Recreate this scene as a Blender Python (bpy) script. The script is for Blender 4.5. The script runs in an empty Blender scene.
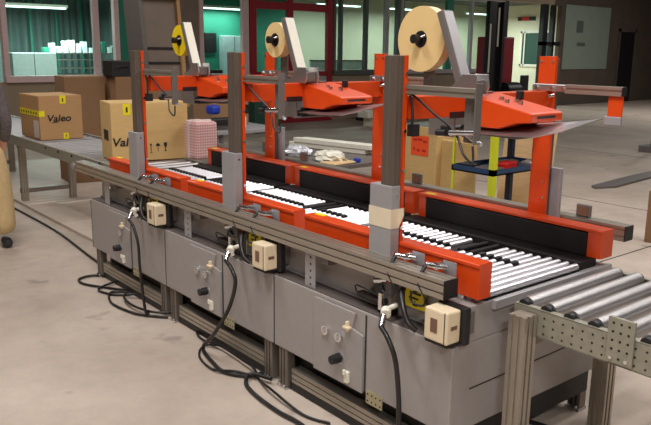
import bpy, bmesh, math, random
from mathutils import Vector, Matrix
random.seed(7)
scn = bpy.context.scene
COL = scn.collection
PI = math.pi

# ------------------------------------------------------------------ materials
def new_mat(name):
    m = bpy.data.materials.new(name); m.use_nodes = True
    nt = m.node_tree; b = nt.nodes['Principled BSDF']
    return m, nt, b
def mat(name, col, rough=.5, metal=0.0, var=.06, scale=14, bump=0.0, spec=.5, stretch=None):
    m, nt, b = new_mat(name)
    b.inputs['Roughness'].default_value = rough
    b.inputs['Metallic'].default_value = metal
    b.inputs['Specular IOR Level'].default_value = spec
    tc = nt.nodes.new('ShaderNodeTexCoord')
    n = nt.nodes.new('ShaderNodeTexNoise'); n.inputs['Scale'].default_value = scale
    n.inputs['Detail'].default_value = 5
    src = tc.outputs['Object']
    if stretch:
        mp = nt.nodes.new('ShaderNodeMapping'); mp.inputs['Scale'].default_value = stretch
        nt.links.new(src, mp.inputs['Vector']); src = mp.outputs['Vector']
    nt.links.new(src, n.inputs['Vector'])
    r = nt.nodes.new('ShaderNodeValToRGB')
    r.color_ramp.elements[0].position = .3; r.color_ramp.elements[1].position = .7
    lo = [max(0, c * (1 - var)) for c in col]; hi = [min(1, c * (1 + var)) for c in col]
    r.color_ramp.elements[0].color = (*lo, 1); r.color_ramp.elements[1].color = (*hi, 1)
    nt.links.new(n.outputs['Fac'], r.inputs['Fac'])
    nt.links.new(r.outputs['Color'], b.inputs['Base Color'])
    if bump:
        bp = nt.nodes.new('ShaderNodeBump'); bp.inputs['Strength'].default_value = bump
        bp.inputs['Distance'].default_value = .01
        nt.links.new(n.outputs['Fac'], bp.inputs['Height']); nt.links.new(bp.outputs['Normal'], b.inputs['Normal'])
    return m
def emit(name, col, s):
    m, nt, b = new_mat(name)
    b.inputs['Base Color'].default_value = (*col, 1)
    b.inputs['Emission Color'].default_value = (*col, 1); b.inputs['Emission Strength'].default_value = s
    return m
def glass_mat(name, tint=(.9, .95, .93)):
    m = bpy.data.materials.new(name); m.use_nodes = True
    nt = m.node_tree; nt.nodes.clear()
    o = nt.nodes.new('ShaderNodeOutputMaterial'); mx = nt.nodes.new('ShaderNodeMixShader')
    t = nt.nodes.new('ShaderNodeBsdfTransparent'); g = nt.nodes.new('ShaderNodeBsdfGlossy')
    f = nt.nodes.new('ShaderNodeFresnel'); f.inputs['IOR'].default_value = 1.45
    t.inputs['Color'].default_value = (*tint, 1); g.inputs['Roughness'].default_value = .02
    ge = nt.nodes.new('ShaderNodeNewGeometry'); mu = nt.nodes.new('ShaderNodeMath'); mu.operation = 'SUBTRACT'; mu.use_clamp = True
    nt.links.new(f.outputs[0], mu.inputs[0]); nt.links.new(ge.outputs['Backfacing'], mu.inputs[1])
    nt.links.new(mu.outputs[0], mx.inputs[0]); nt.links.new(t.outputs[0], mx.inputs[1]); nt.links.new(g.outputs[0], mx.inputs[2])
    nt.links.new(mx.outputs[0], o.inputs['Surface'])
    return m

def srgb(r, g, b):
    f = lambda c: ((c/255+.055)/1.055)**2.4 if c/255 > .04045 else c/255/12.92
    return (f(r), f(g), f(b))

M = {}
M['grey'] = mat('grey_painted_steel', srgb(156, 150, 147), .42, 0, .03, 30)
M['greyd'] = mat('grey_steel_dark', srgb(112, 106, 102), .5, .2, .05, 20)
M['ledge'] = mat('ledge_shade_grey', srgb(92, 84, 80), .55, 0, .05)
M['postdk'] = mat('dark_aluminium_post', srgb(112, 100, 90), .45, .5, .05, 30, stretch=(3, 3, .2))
M['sheath'] = mat('light_grey_sheet', srgb(165, 163, 165), .4, .3, .03, 20)
M['orange'] = mat('orange_paint', srgb(212, 70, 16), .38, 0, .05, 10)
M['red'] = mat('red_orange_paint', srgb(205, 56, 14), .38, 0, .05, 10)
M['alu'] = mat('aluminium_profile', srgb(178, 170, 158), .38, .75, .05, 30, stretch=(.2, 3, 3))
M['aluv'] = mat('aluminium_post', srgb(136, 126, 116), .45, .6, .05, 30, stretch=(3, 3, .2))
M['groove'] = mat('groove_shadow', srgb(50, 44, 40), .8, 0)
M['chrome'] = mat('chrome', srgb(225, 225, 228), .18, 1.0, .02)
M['steel'] = mat('brushed_steel', srgb(200, 198, 200), .3, .9, .04, 40)
M['roller'] = mat('roller_steel', srgb(235, 235, 240), .34, .85, .03, 60)
M['zinc'] = mat('zinc_roller', srgb(182, 179, 178), .40, .85, .06, 18, stretch=(3, .4, 3))
M['zincd'] = mat('dull_zinc_roller', srgb(140, 136, 136), .5, .8, .08, 18)
M['galv'] = mat('galvanised_side', srgb(156, 153, 138), .45, .45, .1, 25)
M['black'] = mat('black_plastic', srgb(24, 24, 26), .5, 0, .1)
M['belt'] = mat('black_rubber_belt', srgb(20, 17, 18), .7, 0, .1)
M['hose'] = mat('black_hose', srgb(30, 28, 28), .38, 0, .1)
M['beige'] = mat('beige_plastic', srgb(226, 208, 176), .45, 0, .03)
M['slot'] = mat('brown_window', srgb(120, 88, 70), .4, 0, .1)
M['white'] = mat('white_plastic', srgb(232, 228, 212), .4, 0, .03)
M['yellow'] = mat('yellow_label', srgb(232, 214, 22), .5, 0, .04)
M['yellowpost'] = mat('yellow_green_paint', srgb(206, 214, 40), .5, 0, .04)
M['redpl'] = mat('red_plastic', srgb(210, 30, 20), .4, 0, .04)
M['carton'] = mat('cardboard', srgb(178, 138, 92), .8, 0, .05, 8, stretch=(1, 1, 6))
M['carton2'] = mat('cardboard_pale', srgb(204, 170, 112), .8, 0, .05, 8, stretch=(1, 1, 6))
M['cartond'] = mat('cardboard_brown', srgb(142, 108, 76), .8, 0, .05, 8, stretch=(1, 1, 6))
M['tape'] = mat('tape_cream', srgb(226, 196, 138), .35, 0, .03, 5)
M['tapey'] = mat('tape_yellow', srgb(236, 208, 30), .35, 0, .04, 5)
M['masking'] = mat('masking_tape', srgb(222, 208, 182), .6, 0, .03)
M['ink'] = mat('black_ink', srgb(32, 26, 24), .7, 0, .05)
M['paper'] = mat('white_paper', srgb(205, 190, 186), .7, 0, .03)
M['opaper'] = mat('orange_paper', srgb(240, 84, 34), .7, 0, .04)
M['blue'] = mat('blue_steel', srgb(42, 66, 96), .45, 0, .06)
M['bluepl'] = mat('blue_plastic', srgb(30, 60, 170), .45, 0, .06)
M['navy'] = mat('navy_steel', srgb(30, 36, 52), .45, 0, .06)
M['plywood'] = mat('plywood', srgb(214, 182, 136), .7, 0, .08, 6, stretch=(1, 1, 8))
M['redframe'] = mat('dark_red_frame', srgb(150, 30, 42), .5, 0, .06)
M['pinkframe'] = mat('pinkish_mullion', srgb(215, 188, 186), .6, 0, .05)
M['teal'] = mat('teal_paint', srgb(40, 128, 104), .7, 0, .05, 3)
M['tealdk'] = mat('dark_green_curtain', srgb(84, 102, 98), .9, 0, .3, 3, stretch=(1, 9, .2))
M['cream'] = mat('cream_panel', srgb(190, 186, 162), .7, 0, .03, 3)
M['creamw'] = mat('cream_wall', srgb(225, 222, 195), .7, 0, .03, 3)
M['wallb'] = mat('beige_wall', srgb(150, 134, 112), .8, 0, .08, 2)
M['walldk'] = mat('dark_brown_wall', srgb(84, 72, 62), .85, 0, .1, 2)
M['panelg'] = mat('grey_lower_panel', srgb(170, 168, 168), .7, 0, .04, 3)
M['greenmt'] = mat('dark_green_box', srgb(34, 74, 62), .6, 0, .06)
M['darkmull'] = mat('dark_mullion', srgb(84, 92, 86), .6, 0, .06)
M['palegreen'] = mat('pale_green_board', srgb(128, 140, 126), .7, 0, .04, 3)
M['chute'] = mat('taupe_steel_panel', srgb(132, 118, 106), .6, .1, .06, 5)
M['ceil'] = mat('ceiling', srgb(90, 90, 88), .9, 0, .05)
M['desk'] = mat('pale_desk', srgb(180, 200, 200), .6, 0, .1, 6)
M['office'] = mat('office_white', srgb(225, 240, 240), .5, 0, .05)
M['khaki'] = mat('khaki_cloth', srgb(200, 174, 128), .85, 0, .08, 30)
M['jacket'] = mat('grey_cloth', srgb(96, 88, 88), .9, 0, .3, 40)
M['skin'] = mat('skin', srgb(200, 150, 120), .55, 0, .04)
M['hair'] = mat('dark_hair', srgb(40, 30, 25), .7, 0, .2, 60)
M['shoe'] = mat('dark_shoe', srgb(48, 48, 52), .6, 0, .1)
M['bracket'] = mat('yellowed_zinc_bracket', srgb(176, 168, 138), .45, .4, .08, 30)
M['floorstrip'] = mat('pale_floor_strip', srgb(198, 182, 166), .8, 0, .05, 6)
M['foil'] = mat('clear_wrap', srgb(215, 215, 220), .2, .3, .1, 40, bump=.6)
M['glass'] = glass_mat('window_glass', (.82, .9, .88))
M['tube'] = emit('lamp_tube', (.97, 1, .96), 9)
M['tubeg'] = emit('lamp_tube_office', (.8, 1, .97), 3)

def floor_mat():
    m, nt, b = new_mat('concrete_floor')
    N = nt.nodes; L = nt.links
    tc = N.new('ShaderNodeTexCoord')
    n1 = N.new('ShaderNodeTexNoise'); n1.inputs['Scale'].default_value = 1.1; n1.inputs['Detail'].default_value = 6
    n2 = N.new('ShaderNodeTexNoise'); n2.inputs['Scale'].default_value = 7; n2.inputs['Detail'].default_value = 8; n2.inputs['Roughness'].default_value = .7
    n3 = N.new('ShaderNodeTexNoise'); n3.inputs['Scale'].default_value = 3.2; n3.inputs['Detail'].default_value = 3
    for n in (n1, n2, n3): L.new(tc.outputs['Object'], n.inputs['Vector'])
    r = N.new('ShaderNodeValToRGB')
    r.color_ramp.elements[0].position = .32; r.color_ramp.elements[0].color = (*srgb(176, 160, 146), 1)
    r.color_ramp.elements[1].position = .68; r.color_ramp.elements[1].color = (*srgb(196, 181, 166), 1)
    L.new(n1.outputs['Fac'], r.inputs['Fac'])
    r2 = N.new('ShaderNodeValToRGB')
    r2.color_ramp.elements[0].position = .3; r2.color_ramp.elements[0].color = (.86, .86, .86, 1)
    r2.color_ramp.elements[1].position = .6; r2.color_ramp.elements[1].color = (1, 1, 1, 1)
    L.new(n2.outputs['Fac'], r2.inputs['Fac'])
    r3 = N.new('ShaderNodeValToRGB')
    r3.color_ramp.elements[0].position = .27; r3.color_ramp.elements[0].color = (.68, .68, .7, 1)
    r3.color_ramp.elements[1].position = .34; r3.color_ramp.elements[1].color = (1, 1, 1, 1)
    L.new(n3.outputs['Fac'], r3.inputs['Fac'])
    m1 = N.new('ShaderNodeMix'); m1.data_type = 'RGBA'; m1.blend_type = 'MULTIPLY'; m1.inputs['Factor'].default_value = 1
    L.new(r.outputs['Color'], m1.inputs['A']); L.new(r2.outputs['Color'], m1.inputs['B'])
    m2 = N.new('ShaderNodeMix'); m2.data_type = 'RGBA'; m2.blend_type = 'MULTIPLY'; m2.inputs['Factor'].default_value = 1
    L.new(m1.outputs['Result'], m2.inputs['A']); L.new(r3.outputs['Color'], m2.inputs['B'])
    L.new(m2.outputs['Result'], b.inputs['Base Color'])
    b.inputs['Roughness'].default_value = .62
    b.inputs['Specular IOR Level'].default_value = .35
    bp = N.new('ShaderNodeBump'); bp.inputs['Strength'].default_value = .12; bp.inputs['Distance'].default_value = .01
    L.new(n2.outputs['Fac'], bp.inputs['Height']); L.new(bp.outputs['Normal'], b.inputs['Normal'])
    return m
M['floor'] = floor_mat()
def check_mat():
    m, nt, b = new_mat('pink_check_cloth')
    N = nt.nodes; L = nt.links
    tc = N.new('ShaderNodeTexCoord'); mp = N.new('ShaderNodeMapping'); mp.inputs['Rotation'].default_value = (.0, .0, 0)
    sep = N.new('ShaderNodeSeparateXYZ'); L.new(tc.outputs['Object'], sep.inputs[0])
    def stripe(sock, sc):
        mu = N.new('ShaderNodeMath'); mu.operation = 'MULTIPLY'; mu.inputs[1].default_value = sc
        si = N.new('ShaderNodeMath'); si.operation = 'SINE'; gt = N.new('ShaderNodeMath'); gt.operation = 'GREATER_THAN'; gt.inputs[1].default_value = .1
        L.new(sock, mu.inputs[0]); L.new(mu.outputs[0], si.inputs[0]); L.new(si.outputs[0], gt.inputs[0]); return gt.outputs[0]
    ad = N.new('ShaderNodeMath'); ad.operation = 'ADD'; L.new(sep.outputs['X'], ad.inputs[0]); L.new(sep.outputs['Y'], ad.inputs[1])
    a = stripe(ad.outputs[0], 260); c = stripe(sep.outputs['Z'], 260)
    mx = N.new('ShaderNodeMath'); mx.operation = 'MULTIPLY'; L.new(a, mx.inputs[0]); L.new(c, mx.inputs[1])
    r = N.new('ShaderNodeValToRGB'); r.color_ramp.elements[0].color = (*srgb(205, 150, 150), 1); r.color_ramp.elements[1].color = (*srgb(238, 226, 218), 1)
    L.new(mx.outputs[0], r.inputs['Fac']); L.new(r.outputs['Color'], b.inputs['Base Color']); b.inputs['Roughness'].default_value = .85
    return m
M['check'] = check_mat()

# ------------------------------------------------------------------ helpers
WL = {}   # world location of each root
def tag(o, label=None, cat=None, group=None, kind=None):
    if label: o['label'] = label
    if cat: o['category'] = cat
    if group: o['group'] = group
    if kind: o['kind'] = kind
    return o
def thing(name, label, cat, loc=(0, 0, 0), group=None, kind=None):
    o = bpy.data.objects.new(name, None); COL.objects.link(o)
    o.empty_display_size = .1; o.location = loc; WL[o] = Vector(loc)
    return tag(o, label, cat, group, kind)

class MB:
    def __init__(s): s.v = []; s.f = []; s.sm = []
    def add(s, vs, fs, smooth=False):
        b = len(s.v); s.v += [Vector(p) for p in vs]
        for f in fs: s.f.append([b+i for i in f]); s.sm.append(smooth)
        return s
    def box(s, x0, x1, y0, y1, z0, z1):
        vs = [(x, y, z) for z in (z0, z1) for x, y in ((x0, y0), (x1, y0), (x1, y1), (x0, y1))]
        return s.add(vs, [(0, 3, 2, 1), (4, 5, 6, 7), (0, 1, 5, 4), (1, 2, 6, 5), (2, 3, 7, 6), (3, 0, 4, 7)])
    def prism(s, pts, ax, a, b):
        # pts 2D polygon: ax 'y' -> (x,z), 'x' -> (y,z), 'z' -> (x,y)
        def P(p, t): return {'y': (p[0], t, p[1]), 'x': (t, p[0], p[1]), 'z': (p[0], p[1], t)}[ax]
        n = len(pts); vs = [P(p, a) for p in pts] + [P(p, b) for p in pts]
        fs = [list(range(n))[::-1], list(range(n, 2*n))] + [(i, (i+1) % n, n+(i+1) % n, n+i) for i in range(n)]
        return s.add(vs, fs)
    def cyl(s, p0, p1, r, n=16, r1=None, caps=True):
        p0 = Vector(p0); p1 = Vector(p1); d = (p1-p0).normalized()
        a = d.orthogonal().normalized(); b = d.cross(a); r1 = r if r1 is None else r1
        vs = []
        for p, rr in ((p0, r), (p1, r1)):
            for i in range(n):
                t = 2*PI*i/n; vs.append(p + a*(rr*math.cos(t)) + b*(rr*math.sin(t)))
        s.add(vs, [(i, (i+1) % n, n+(i+1) % n, n+i) for i in range(n)], True)
        if caps: s.add(vs, [list(range(n))[::-1], list(range(n, 2*n))])
        return s
    def ring(s, c, axis, r0, r1, h, n=48):
        # annular cylinder along axis from c
        c = Vector(c); d = Vector(axis).normalized(); a = d.orthogonal().normalized(); b = d.cross(a)
        vs = []
        for (r, t) in ((r0, 0), (r1, 0), (r1, h), (r0, h)):
            for i in range(n):
                q = 2*PI*i/n; vs.append(c + d*t + a*(r*math.cos(q)) + b*(r*math.sin(q)))
        fl = []; sm = []
        for k in range(4):
            k2 = (k+1) % 4
            s.add(vs, [(k*n+i, k*n+(i+1) % n, k2*n+(i+1) % n, k2*n+i) for i in range(n)], k in (1, 3))
        return s
    def tube(s, pts, r, n=8, sub=6):
        pts = [Vector(p) for p in pts]
        P = []
        if sub > 1 and len(pts) > 2:
            for i in range(len(pts)-1):
                p0 = pts[max(i-1, 0)]; p1 = pts[i]; p2 = pts[i+1]; p3 = pts[min(i+2, len(pts)-1)]
                for k in range(sub):
                    t = k/sub
                    P.append(.5*((2*p1)+(p2-p0)*t+(2*p0-5*p1+4*p2-p3)*t*t+(3*p1-p0-3*p2+p3)*t**3))
            P.append(pts[-1])
        else: P = pts
        up = None; vs = []
        for i, p in enumerate(P):
            d = (P[min(i+1, len(P)-1)] - P[max(i-1, 0)]).normalized()
            if up is None: up = d.orthogonal().normalized()
            up = (up - d*up.dot(d)); up = up.normalized() if up.length > 1e-5 else d.orthogonal().normalized()
            b = d.cross(up)
            for k in range(n):
                t = 2*PI*k/n; vs.append(p + up*(r*math.cos(t)) + b*(r*math.sin(t)))
        fs = []
        for i in range(len(P)-1):
            for k in range(n): fs.append((i*n+k, i*n+(k+1) % n, (i+1)*n+(k+1) % n, (i+1)*n+k))
        s.add(vs, fs, True)
        s.add(vs[:n], [list(range(n))[::-1]]); s.add(vs[-n:], [list(range(n))])
        return s
    def xf(s, mtx):
        s.v = [mtx @ p for p in s.v]; return s
    def build(s, name, m, parent=None, bevel=0, label=None, seg=2):
        o0 = Vector((0, 0, 0)); r = parent
        while r is not None and r.parent is not None: r = r.parent
        if r is not None: o0 = WL[r]
        base = None
        if parent is None and s.v:
            xs = [p.x for p in s.v]; ys = [p.y for p in s.v]; zs = [p.z for p in s.v]
            o0 = Vector(((min(xs)+max(xs))/2, (min(ys)+max(ys))/2, min(zs)))
        me = bpy.data.meshes.new(name); me.from_pydata([p-o0 for p in s.v], [], s.f); me.update()
        bm = bmesh.new(); bm.from_mesh(me)
        for i, f in enumerate(bm.faces): f.smooth = s.sm[i] if i < len(s.sm) else False
        bmesh.ops.remove_doubles(bm, verts=bm.verts, dist=1e-5) if not any(s.sm) else None
        bmesh.ops.recalc_face_normals(bm, faces=bm.faces)
        bm.to_mesh(me); bm.free()
        me.materials.append(M[m] if isinstance(m, str) else m)
        o = bpy.data.objects.new(name, me); COL.objects.link(o)
        if parent is None: o.location = o0; WL[o] = o0
        else: o.parent = parent
        if bevel:
            bv = o.modifiers.new('bevel', 'BEVEL'); bv.width = bevel; bv.segments = seg; bv.limit_method = 'ANGLE'; bv.angle_limit = .6
        if label: o['label'] = label
        return o
def B(*a): return MB().box(*a)
def struct(o): o['kind'] = 'structure'; return o

def text_mesh(name, txt, size, mtx, parent, m='ink', shear=.25, depth=.0006, bold=.004, sx=1.0):
    cu = bpy.data.curves.new(name, 'FONT'); cu.body = txt; cu.size = size; cu.shear = shear
    cu.extrude = depth; cu.offset = bold; cu.align_x = 'CENTER'; cu.align_y = 'CENTER'
    tmp = bpy.data.objects.new(name + '_tmp', cu); COL.objects.link(tmp)
    dg = bpy.context.evaluated_depsgraph_get(); dg.update()
    me = bpy.data.meshes.new_from_object(tmp.evaluated_get(dg))
    bpy.data.objects.remove(tmp)
    me.transform(Matrix.Diagonal((sx, 1, 1, 1)))
    me.materials.clear(); me.materials.append(M[m])
    r = parent
    while r.parent is not None: r = r.parent
    me.transform(Matrix.Translation(-WL[r]) @ mtx)
    o = bpy.data.objects.new(name, me); COL.objects.link(o); o.parent = parent
    return o
def frame_mtx(origin, xdir, ydir):
    x = Vector(xdir).normalized(); y = Vector(ydir).normalized(); z = x.cross(y)
    m = Matrix((x, y, z)).transposed().to_4x4(); m.translation = Vector(origin); return m

# ------------------------------------------------------------------ camera
yaw, pitch, roll = math.radians(140.69), math.radians(-12.48), math.radians(.70)
cf = Vector((math.cos(pitch)*math.cos(yaw), math.cos(pitch)*math.sin(yaw), math.sin(pitch)))
r_ = cf.cross(Vector((0, 0, 1))).normalized(); u_ = r_.cross(cf)
r2 = r_*math.cos(roll)+u_*math.sin(roll); u2 = -r_*math.sin(roll)+u_*math.cos(roll)
cam = bpy.data.cameras.new('camera'); cam.sensor_width = 36; cam.lens = 731.68/651*36
co = bpy.data.objects.new('camera', cam); COL.objects.link(co)
mm = Matrix((r2, u2, -cf)).transposed().to_4x4(); mm.translation = Vector((0, 0, 1.75)); co.matrix_world = mm
cam.clip_end = 200; scn.camera = co

# ------------------------------------------------------------------ case sealer modules
P = 1.2233
def case_sealer(k, label, tape_r, tape_mat):
    """k = 2 nearest the camera, 0 farthest"""
    E = -1.764 - (2-k)*P
    c = thing('case_sealer', label, 'packing machine', (E-.61, 2.65, 0), 'three case sealers in a line')
    X = lambda a: E + a
    # --- lower cabinet
    lc = MB().box(X(-1.216), X(0), 2.10, 3.23, .228, .612)
    cab = lc.build('lower_cabinet', 'grey', c, .006)
    # end seam (a folded joint line)
    MB().prism([(2.215, .403), (2.215, .409), (3.05, .417), (3.05, .411)], 'x', X(.0), X(.0015)).build('panel_seam', 'groove', cab)
    # underside frame, plus black plates that paint the shade round the base rail
    MB().box(X(-1.19), X(-.03), 2.30, 3.18, .10, .226).box(X(-1.11), X(-.11), 2.19, 2.30, .004, .22).box(X(-1.11), X(-.11), 2.128, 2.19, .004, .048).build('chassis_and_shade', 'black', c)
    # raised control door with a clipped corner
    dr = MB().prism([(X(-.868), .222), (X(-.512), .222), (X(-.512), .50), (X(-.585), .515), (X(-.566), .592), (X(-.868), .592)], 'y', 2.088, 2.10)
    door = dr.build('control_door', 'grey', c, .003)
    B(X(-.508), X(-.498), 2.0985, 2.1015, .23, .60).build('panel_gap', 'groove', c)
    B(X(-.519), X(-.5125), 2.0868, 2.088, .225, .49).build('edge_highlight', 'sheath', door)  # light strip paints a highlight down the door edge
    MB().box(X(-1.2175), X(-1.2135), 2.0985, 2.101, .23, .60).build('panel_gap', 'groove', c)
    locks = [(-.767, .453), (-.668, .449)] if k else [(-.64, .462)]
    for lx, lz in locks:
        l = MB().cyl((X(lx), 2.072, lz), (X(lx), 2.088, lz), .024, 20).build('round_lock', 'chrome', door, .003)
        B(X(lx)-.004, X(lx)+.004, 2.067, 2.072, lz-.014, lz+.014).build('lock_slot', 'steel', l)
    MB().box(X(-.625), X(-.585), 2.062, 2.088, .51, .523).box(X(-.615), X(-.60), 2.07, 2.088, .495, .545).build('latch', 'beige', door, .003)
    kn = MB().cyl((X(-.665), 2.083, .345), (X(-.665), 2.088, .345), .028, 20).build('knob_plate', 'steel', door)
    MB().cyl((X(-.668), 2.035, .345), (X(-.668), 2.083, .345), .021, 20, .024).build('knob', 'black', door, .004)
    MB().box(X(-.62), X(-.592), 2.07, 2.088, .245, .30).box(X(-.614), X(-.60), 2.058, 2.07, .285, .312).build('latch', 'white', door, .003)
    # perforated bracket under the cabinet
    pb = B(X(-.49), X(-.385), 2.096, 2.1, .185, .25).build('perforated_bracket', 'bracket', c, label='yellowish zinc bracket with drilled holes')
    for i in range(4):
        for j in range(2): MB().cyl((X(-.478+i*.027), 2.0945, .20+j*.032), (X(-.478+i*.027), 2.0965, .20+j*.032), .0045, 10).build('hole', 'black', pb)
    # floor rail (twin groove profile) and legs
    fr = MB().prism([(2.122, 0.052), (2.122, 0.070), (2.128, 0.070), (2.128, 0.076), (2.122, 0.076), (2.122, 0.100), (2.128, 0.100), (2.128, 0.106), (2.122, 0.106), (2.122, 0.127), (2.182, 0.127), (2.182, 0.052)], 'x', X(-1.09), X(-.12))
    fr.build('base_rail', 'alu', c)
    for lx in (-1.19, -.103):
        for y in (2.112, 3.13):
            lg = MB().box(X(lx), X(lx+.07), y, y+.055, 0.012, .228)
            lo = lg.build('leg', 'aluv', c, .004)
            MB().box(X(lx-.004), X(lx+.074), y-.012, y+.06, 0, .012).build('foot_plate', 'steel', lo)
            for q in (.015, .055): MB().cyl((X(lx+q), y-.006, .01), (X(lx+q), y-.006, .026), .008, 8).build('bolt', 'chrome', lo)
            for q in (.02, .045): B(X(lx+q), X(lx+q+.006), y-.0012, y+.002, .02, .22).build('groove', 'groove', lo)
    # --- upper body
    ub = B(X(-1.216), X(0), 2.195, 3.21, .612, .762).build('upper_body', 'grey', c, .004)
    MB().box(X(-1.216), X(0), 2.178, 2.195, .624, .632).build('lip', 'sheath', ub)
    B(X(-1.21), X(-.03), 2.106, 2.192, .6125, .618).build('ledge_shade', 'ledge', c, label='dark grey painted shade of the rail along the ledge')  # thin strip paints the rail's shadow onto the ledge
    B(X(-.975), X(-.895), 2.116, 2.122, .615, .80).build('joint_bracket', 'sheath', c, .001)
    if k == 1 or k == 2:
        jb = c.children[-1]
        for j in range(5):
            MB().cyl((X(-.93), 2.1145, .632+j*.034), (X(-.93), 2.1165, .632+j*.034), .0055, 10).build('hole', 'black', jb)
    if k < 2:
        MB().cyl((X(-1.035), 2.17, .705), (X(-1.035), 2.186, .705), .025, 20).build('round_lock', 'chrome', c, .003)
    # raised cover plate left of the valves
    MB().prism([(X(-.56), .76), (X(-.555), .70), (X(-.58), .69), (X(-.58), .668), (X(-.36), .668), (X(-.36), .76)], 'y', 2.185, 2.195).build('cover_plate', 'greyd', c, .002)
    # --- air valve cluster
    va = B(X(-0.460), X(-0.375), 2.12, 2.195, .655, .80).build('air_valve', 'greyd', c, .006, label='grey air regulator with black knob and fittings')
    MB().cyl((X(-0.435), 2.105, .735), (X(-0.435), 2.125, .735), .026, 16).cyl((X(-0.410), 2.10, .69), (X(-0.410), 2.125, .69), .02, 16).build('knob', 'black', va)
    MB().cyl((X(-0.450), 2.1, .78), (X(-0.375), 2.1, .80), .016, 14).build('cylinder', 'chrome', va)
    B(X(-0.475), X(-0.385), 2.135, 2.20, .625, .665).build('valve_block', 'black', va, .004)
    MB().box(X(-0.420), X(-0.400), 2.09, 2.12, .655, .73).cyl((X(-0.390), 2.09, .64), (X(-0.365), 2.08, .64), .012, 10).build('fitting', 'chrome', va)
    g = MB().cyl((X(-.335), 2.055, .685), (X(-.315), 2.035, .675), .022, 16).cyl((X(-.345), 2.125, .688), (X(-.335), 2.055, .685), .012, 10).build('pressure_gauge', 'white', va, .004, label='white round pressure gauge')
    MB().cyl((X(-.322), 2.03, .67), (X(-.305), 2.0, .635), .014, 12).build('hose_nut', 'chrome', va)
    B(X(-.375), X(-.35), 2.165, 2.195, .625, .79).build('valve_plate', 'steel', va, .002)
    if k < 2: B(X(-.372), X(-.352), 2.145, 2.165, .765, .79).build('red_button', 'redpl', va, .004)
    tr = MB().box(X(-.60), X(-.42), 2.125, 2.165, .665, .682).tube([(X(-.60), 2.125, .682), (X(-.595), 2.12, .715), (X(-.43), 2.12, .70), (X(-.425), 2.125, .682)], .004, 6, 3)
    tr.build('silencer_tray', 'black', c, .003)
    # yellow warning label with black marks
    yl = B(X(-.345), X(-.225), 2.176, 2.178+.003, .68, .775).build('warning_label', 'yellow', c, label='yellow warning label')
    MB().box(X(-.315), X(-.25), 2.1735, 2.176, .742, .750).box(X(-.32), X(-.265), 2.1735, 2.176, .72, .727).prism([(X(-.30), .690), (X(-.27), .690), (X(-.285), .712)], 'y', 2.1735, 2.176).build('printed_mark', 'ink', yl)
    # --- control box
    cb = B(X(-.095), X(.025), 2.03, 2.11, .645, .778).build('control_box', 'beige', c, .008, label='beige control box with a black back housing')
    MB().box(X(-.10), X(.045), 2.11, 2.15, .628, .785).build('back_housing', 'black', cb, .01)
    MB().box(X(-.10), X(.02), 2.04, 2.11, .628, .645).build('lower_rim', 'black', cb, .006)
    B(X(-.06), X(-.025), 2.0285, 2.0302, .683, .74).build('display', 'slot', cb)
    MB().box(X(.0245), X(.0262), 2.052, 2.088, .703, .719).build('label_plate', 'slot', cb)
    B(X(.010), X(.014), 2.0288, 2.0302, .648, .776).build('lid_gap', 'groove', cb)
    B(X(-.08), X(.02), 2.15, 2.2, .66, .75).build('mounting_pad', 'greyd', cb)
    # --- roller bed
    deck = B(X(-1.20), X(-.01), 2.30, 2.985, .742, .763).build('bed_deck', 'black', c)
    if k == 2: MB().box(X(.0), X(.022), 2.325, 3.21, .728, .766).build('bed_end_plate', 'sheath', c, .002)
    B(X(-1.2), X(-.015), 2.985, 3.125, .764, .800).build('belt_bed', 'belt', c)
    z = .780; rr = .0168
    for i in range(25):
        x = X(-.03 - i*.0468)
        if i <= 3:
            MB().cyl((x, 2.305, z), (x, 2.98, z), rr, 16).build('roller', 'roller', c)
        elif 9 <= i <= 12:
            if i != 11: MB().cyl((x, 2.305, z), (x, 2.735, z), rr, 16).build('roller', 'roller', c)
        else:
            MB().cyl((x, 2.305, z), (x, 2.735, z), rr, 16).build('roller', 'roller', c)
            MB().cyl((x, 2.785, z), (x, 2.955, z), rr, 16).build('roller', 'roller', c)
            MB().box(x-.012, x+.012, 2.738, 2.782, .764, .802).build('roller_bearing', 'black', c, .003)
    th = MB().box(X(-.61), X(-.43), 2.745, 2.98, .764, .776).cyl((X(-.47), 2.75, .786), (X(-.47), 2.97, .786), .012, 12).cyl((X(-.54), 2.75, .786), (X(-.54), 2.97, .786), .012, 12)
    th.build('lower_tape_head', 'belt', c)
    # --- near red side rail
    nr = MB().prism([(2.225, .786), (2.225, .915), (2.219, .917), (2.219, .932), (2.228, .936), (2.295, .936), (2.302, .930), (2.302, .786)], 'x', X(-1.12), X(.012))
    nrail = nr.build('side_rail', 'orange', c, .003)
    MB().box(X(-1.09), X(-1.02), 2.262, 2.297, .9362, .9375).build('yellow_sticker', 'yellow', nrail)
    for sx in (-1.06, -.10): MB().cyl((X(sx), 2.26, .762), (X(sx), 2.26, .786), .02, 12).build('stand_off', 'chrome', nrail)
    # --- far red side rail and side belt
    f0 = .0 if k else .0
    frl = MB().prism([(3.122, .80), (3.122, .812), (3.135, .812), (3.135, .918), (3.108, .924), (3.108, .935), (3.115, .939), (3.21, .938), (3.217, .932), (3.217, .80)], 'x', X(-1.17), X(.012))
    frl.box(X(-.062), X(.0118), 3.113, 3.2165, .801, .936).box(X(-1.17), X(-1.115), 3.115, 3.20, .80, .935)
    frail = frl.build('side_rail', 'orange', c, .002)
    MB().box(X(-1.11), X(-.066), 3.108, 3.134, .801, .918).build('side_belt', 'belt', c, .006, label='black rubber side drive belt')
    MB().box(X(-1.14), X(-1.07), 3.13, 3.165, .9382, .9395).build('yellow_sticker', 'yellow', frail)
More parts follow.
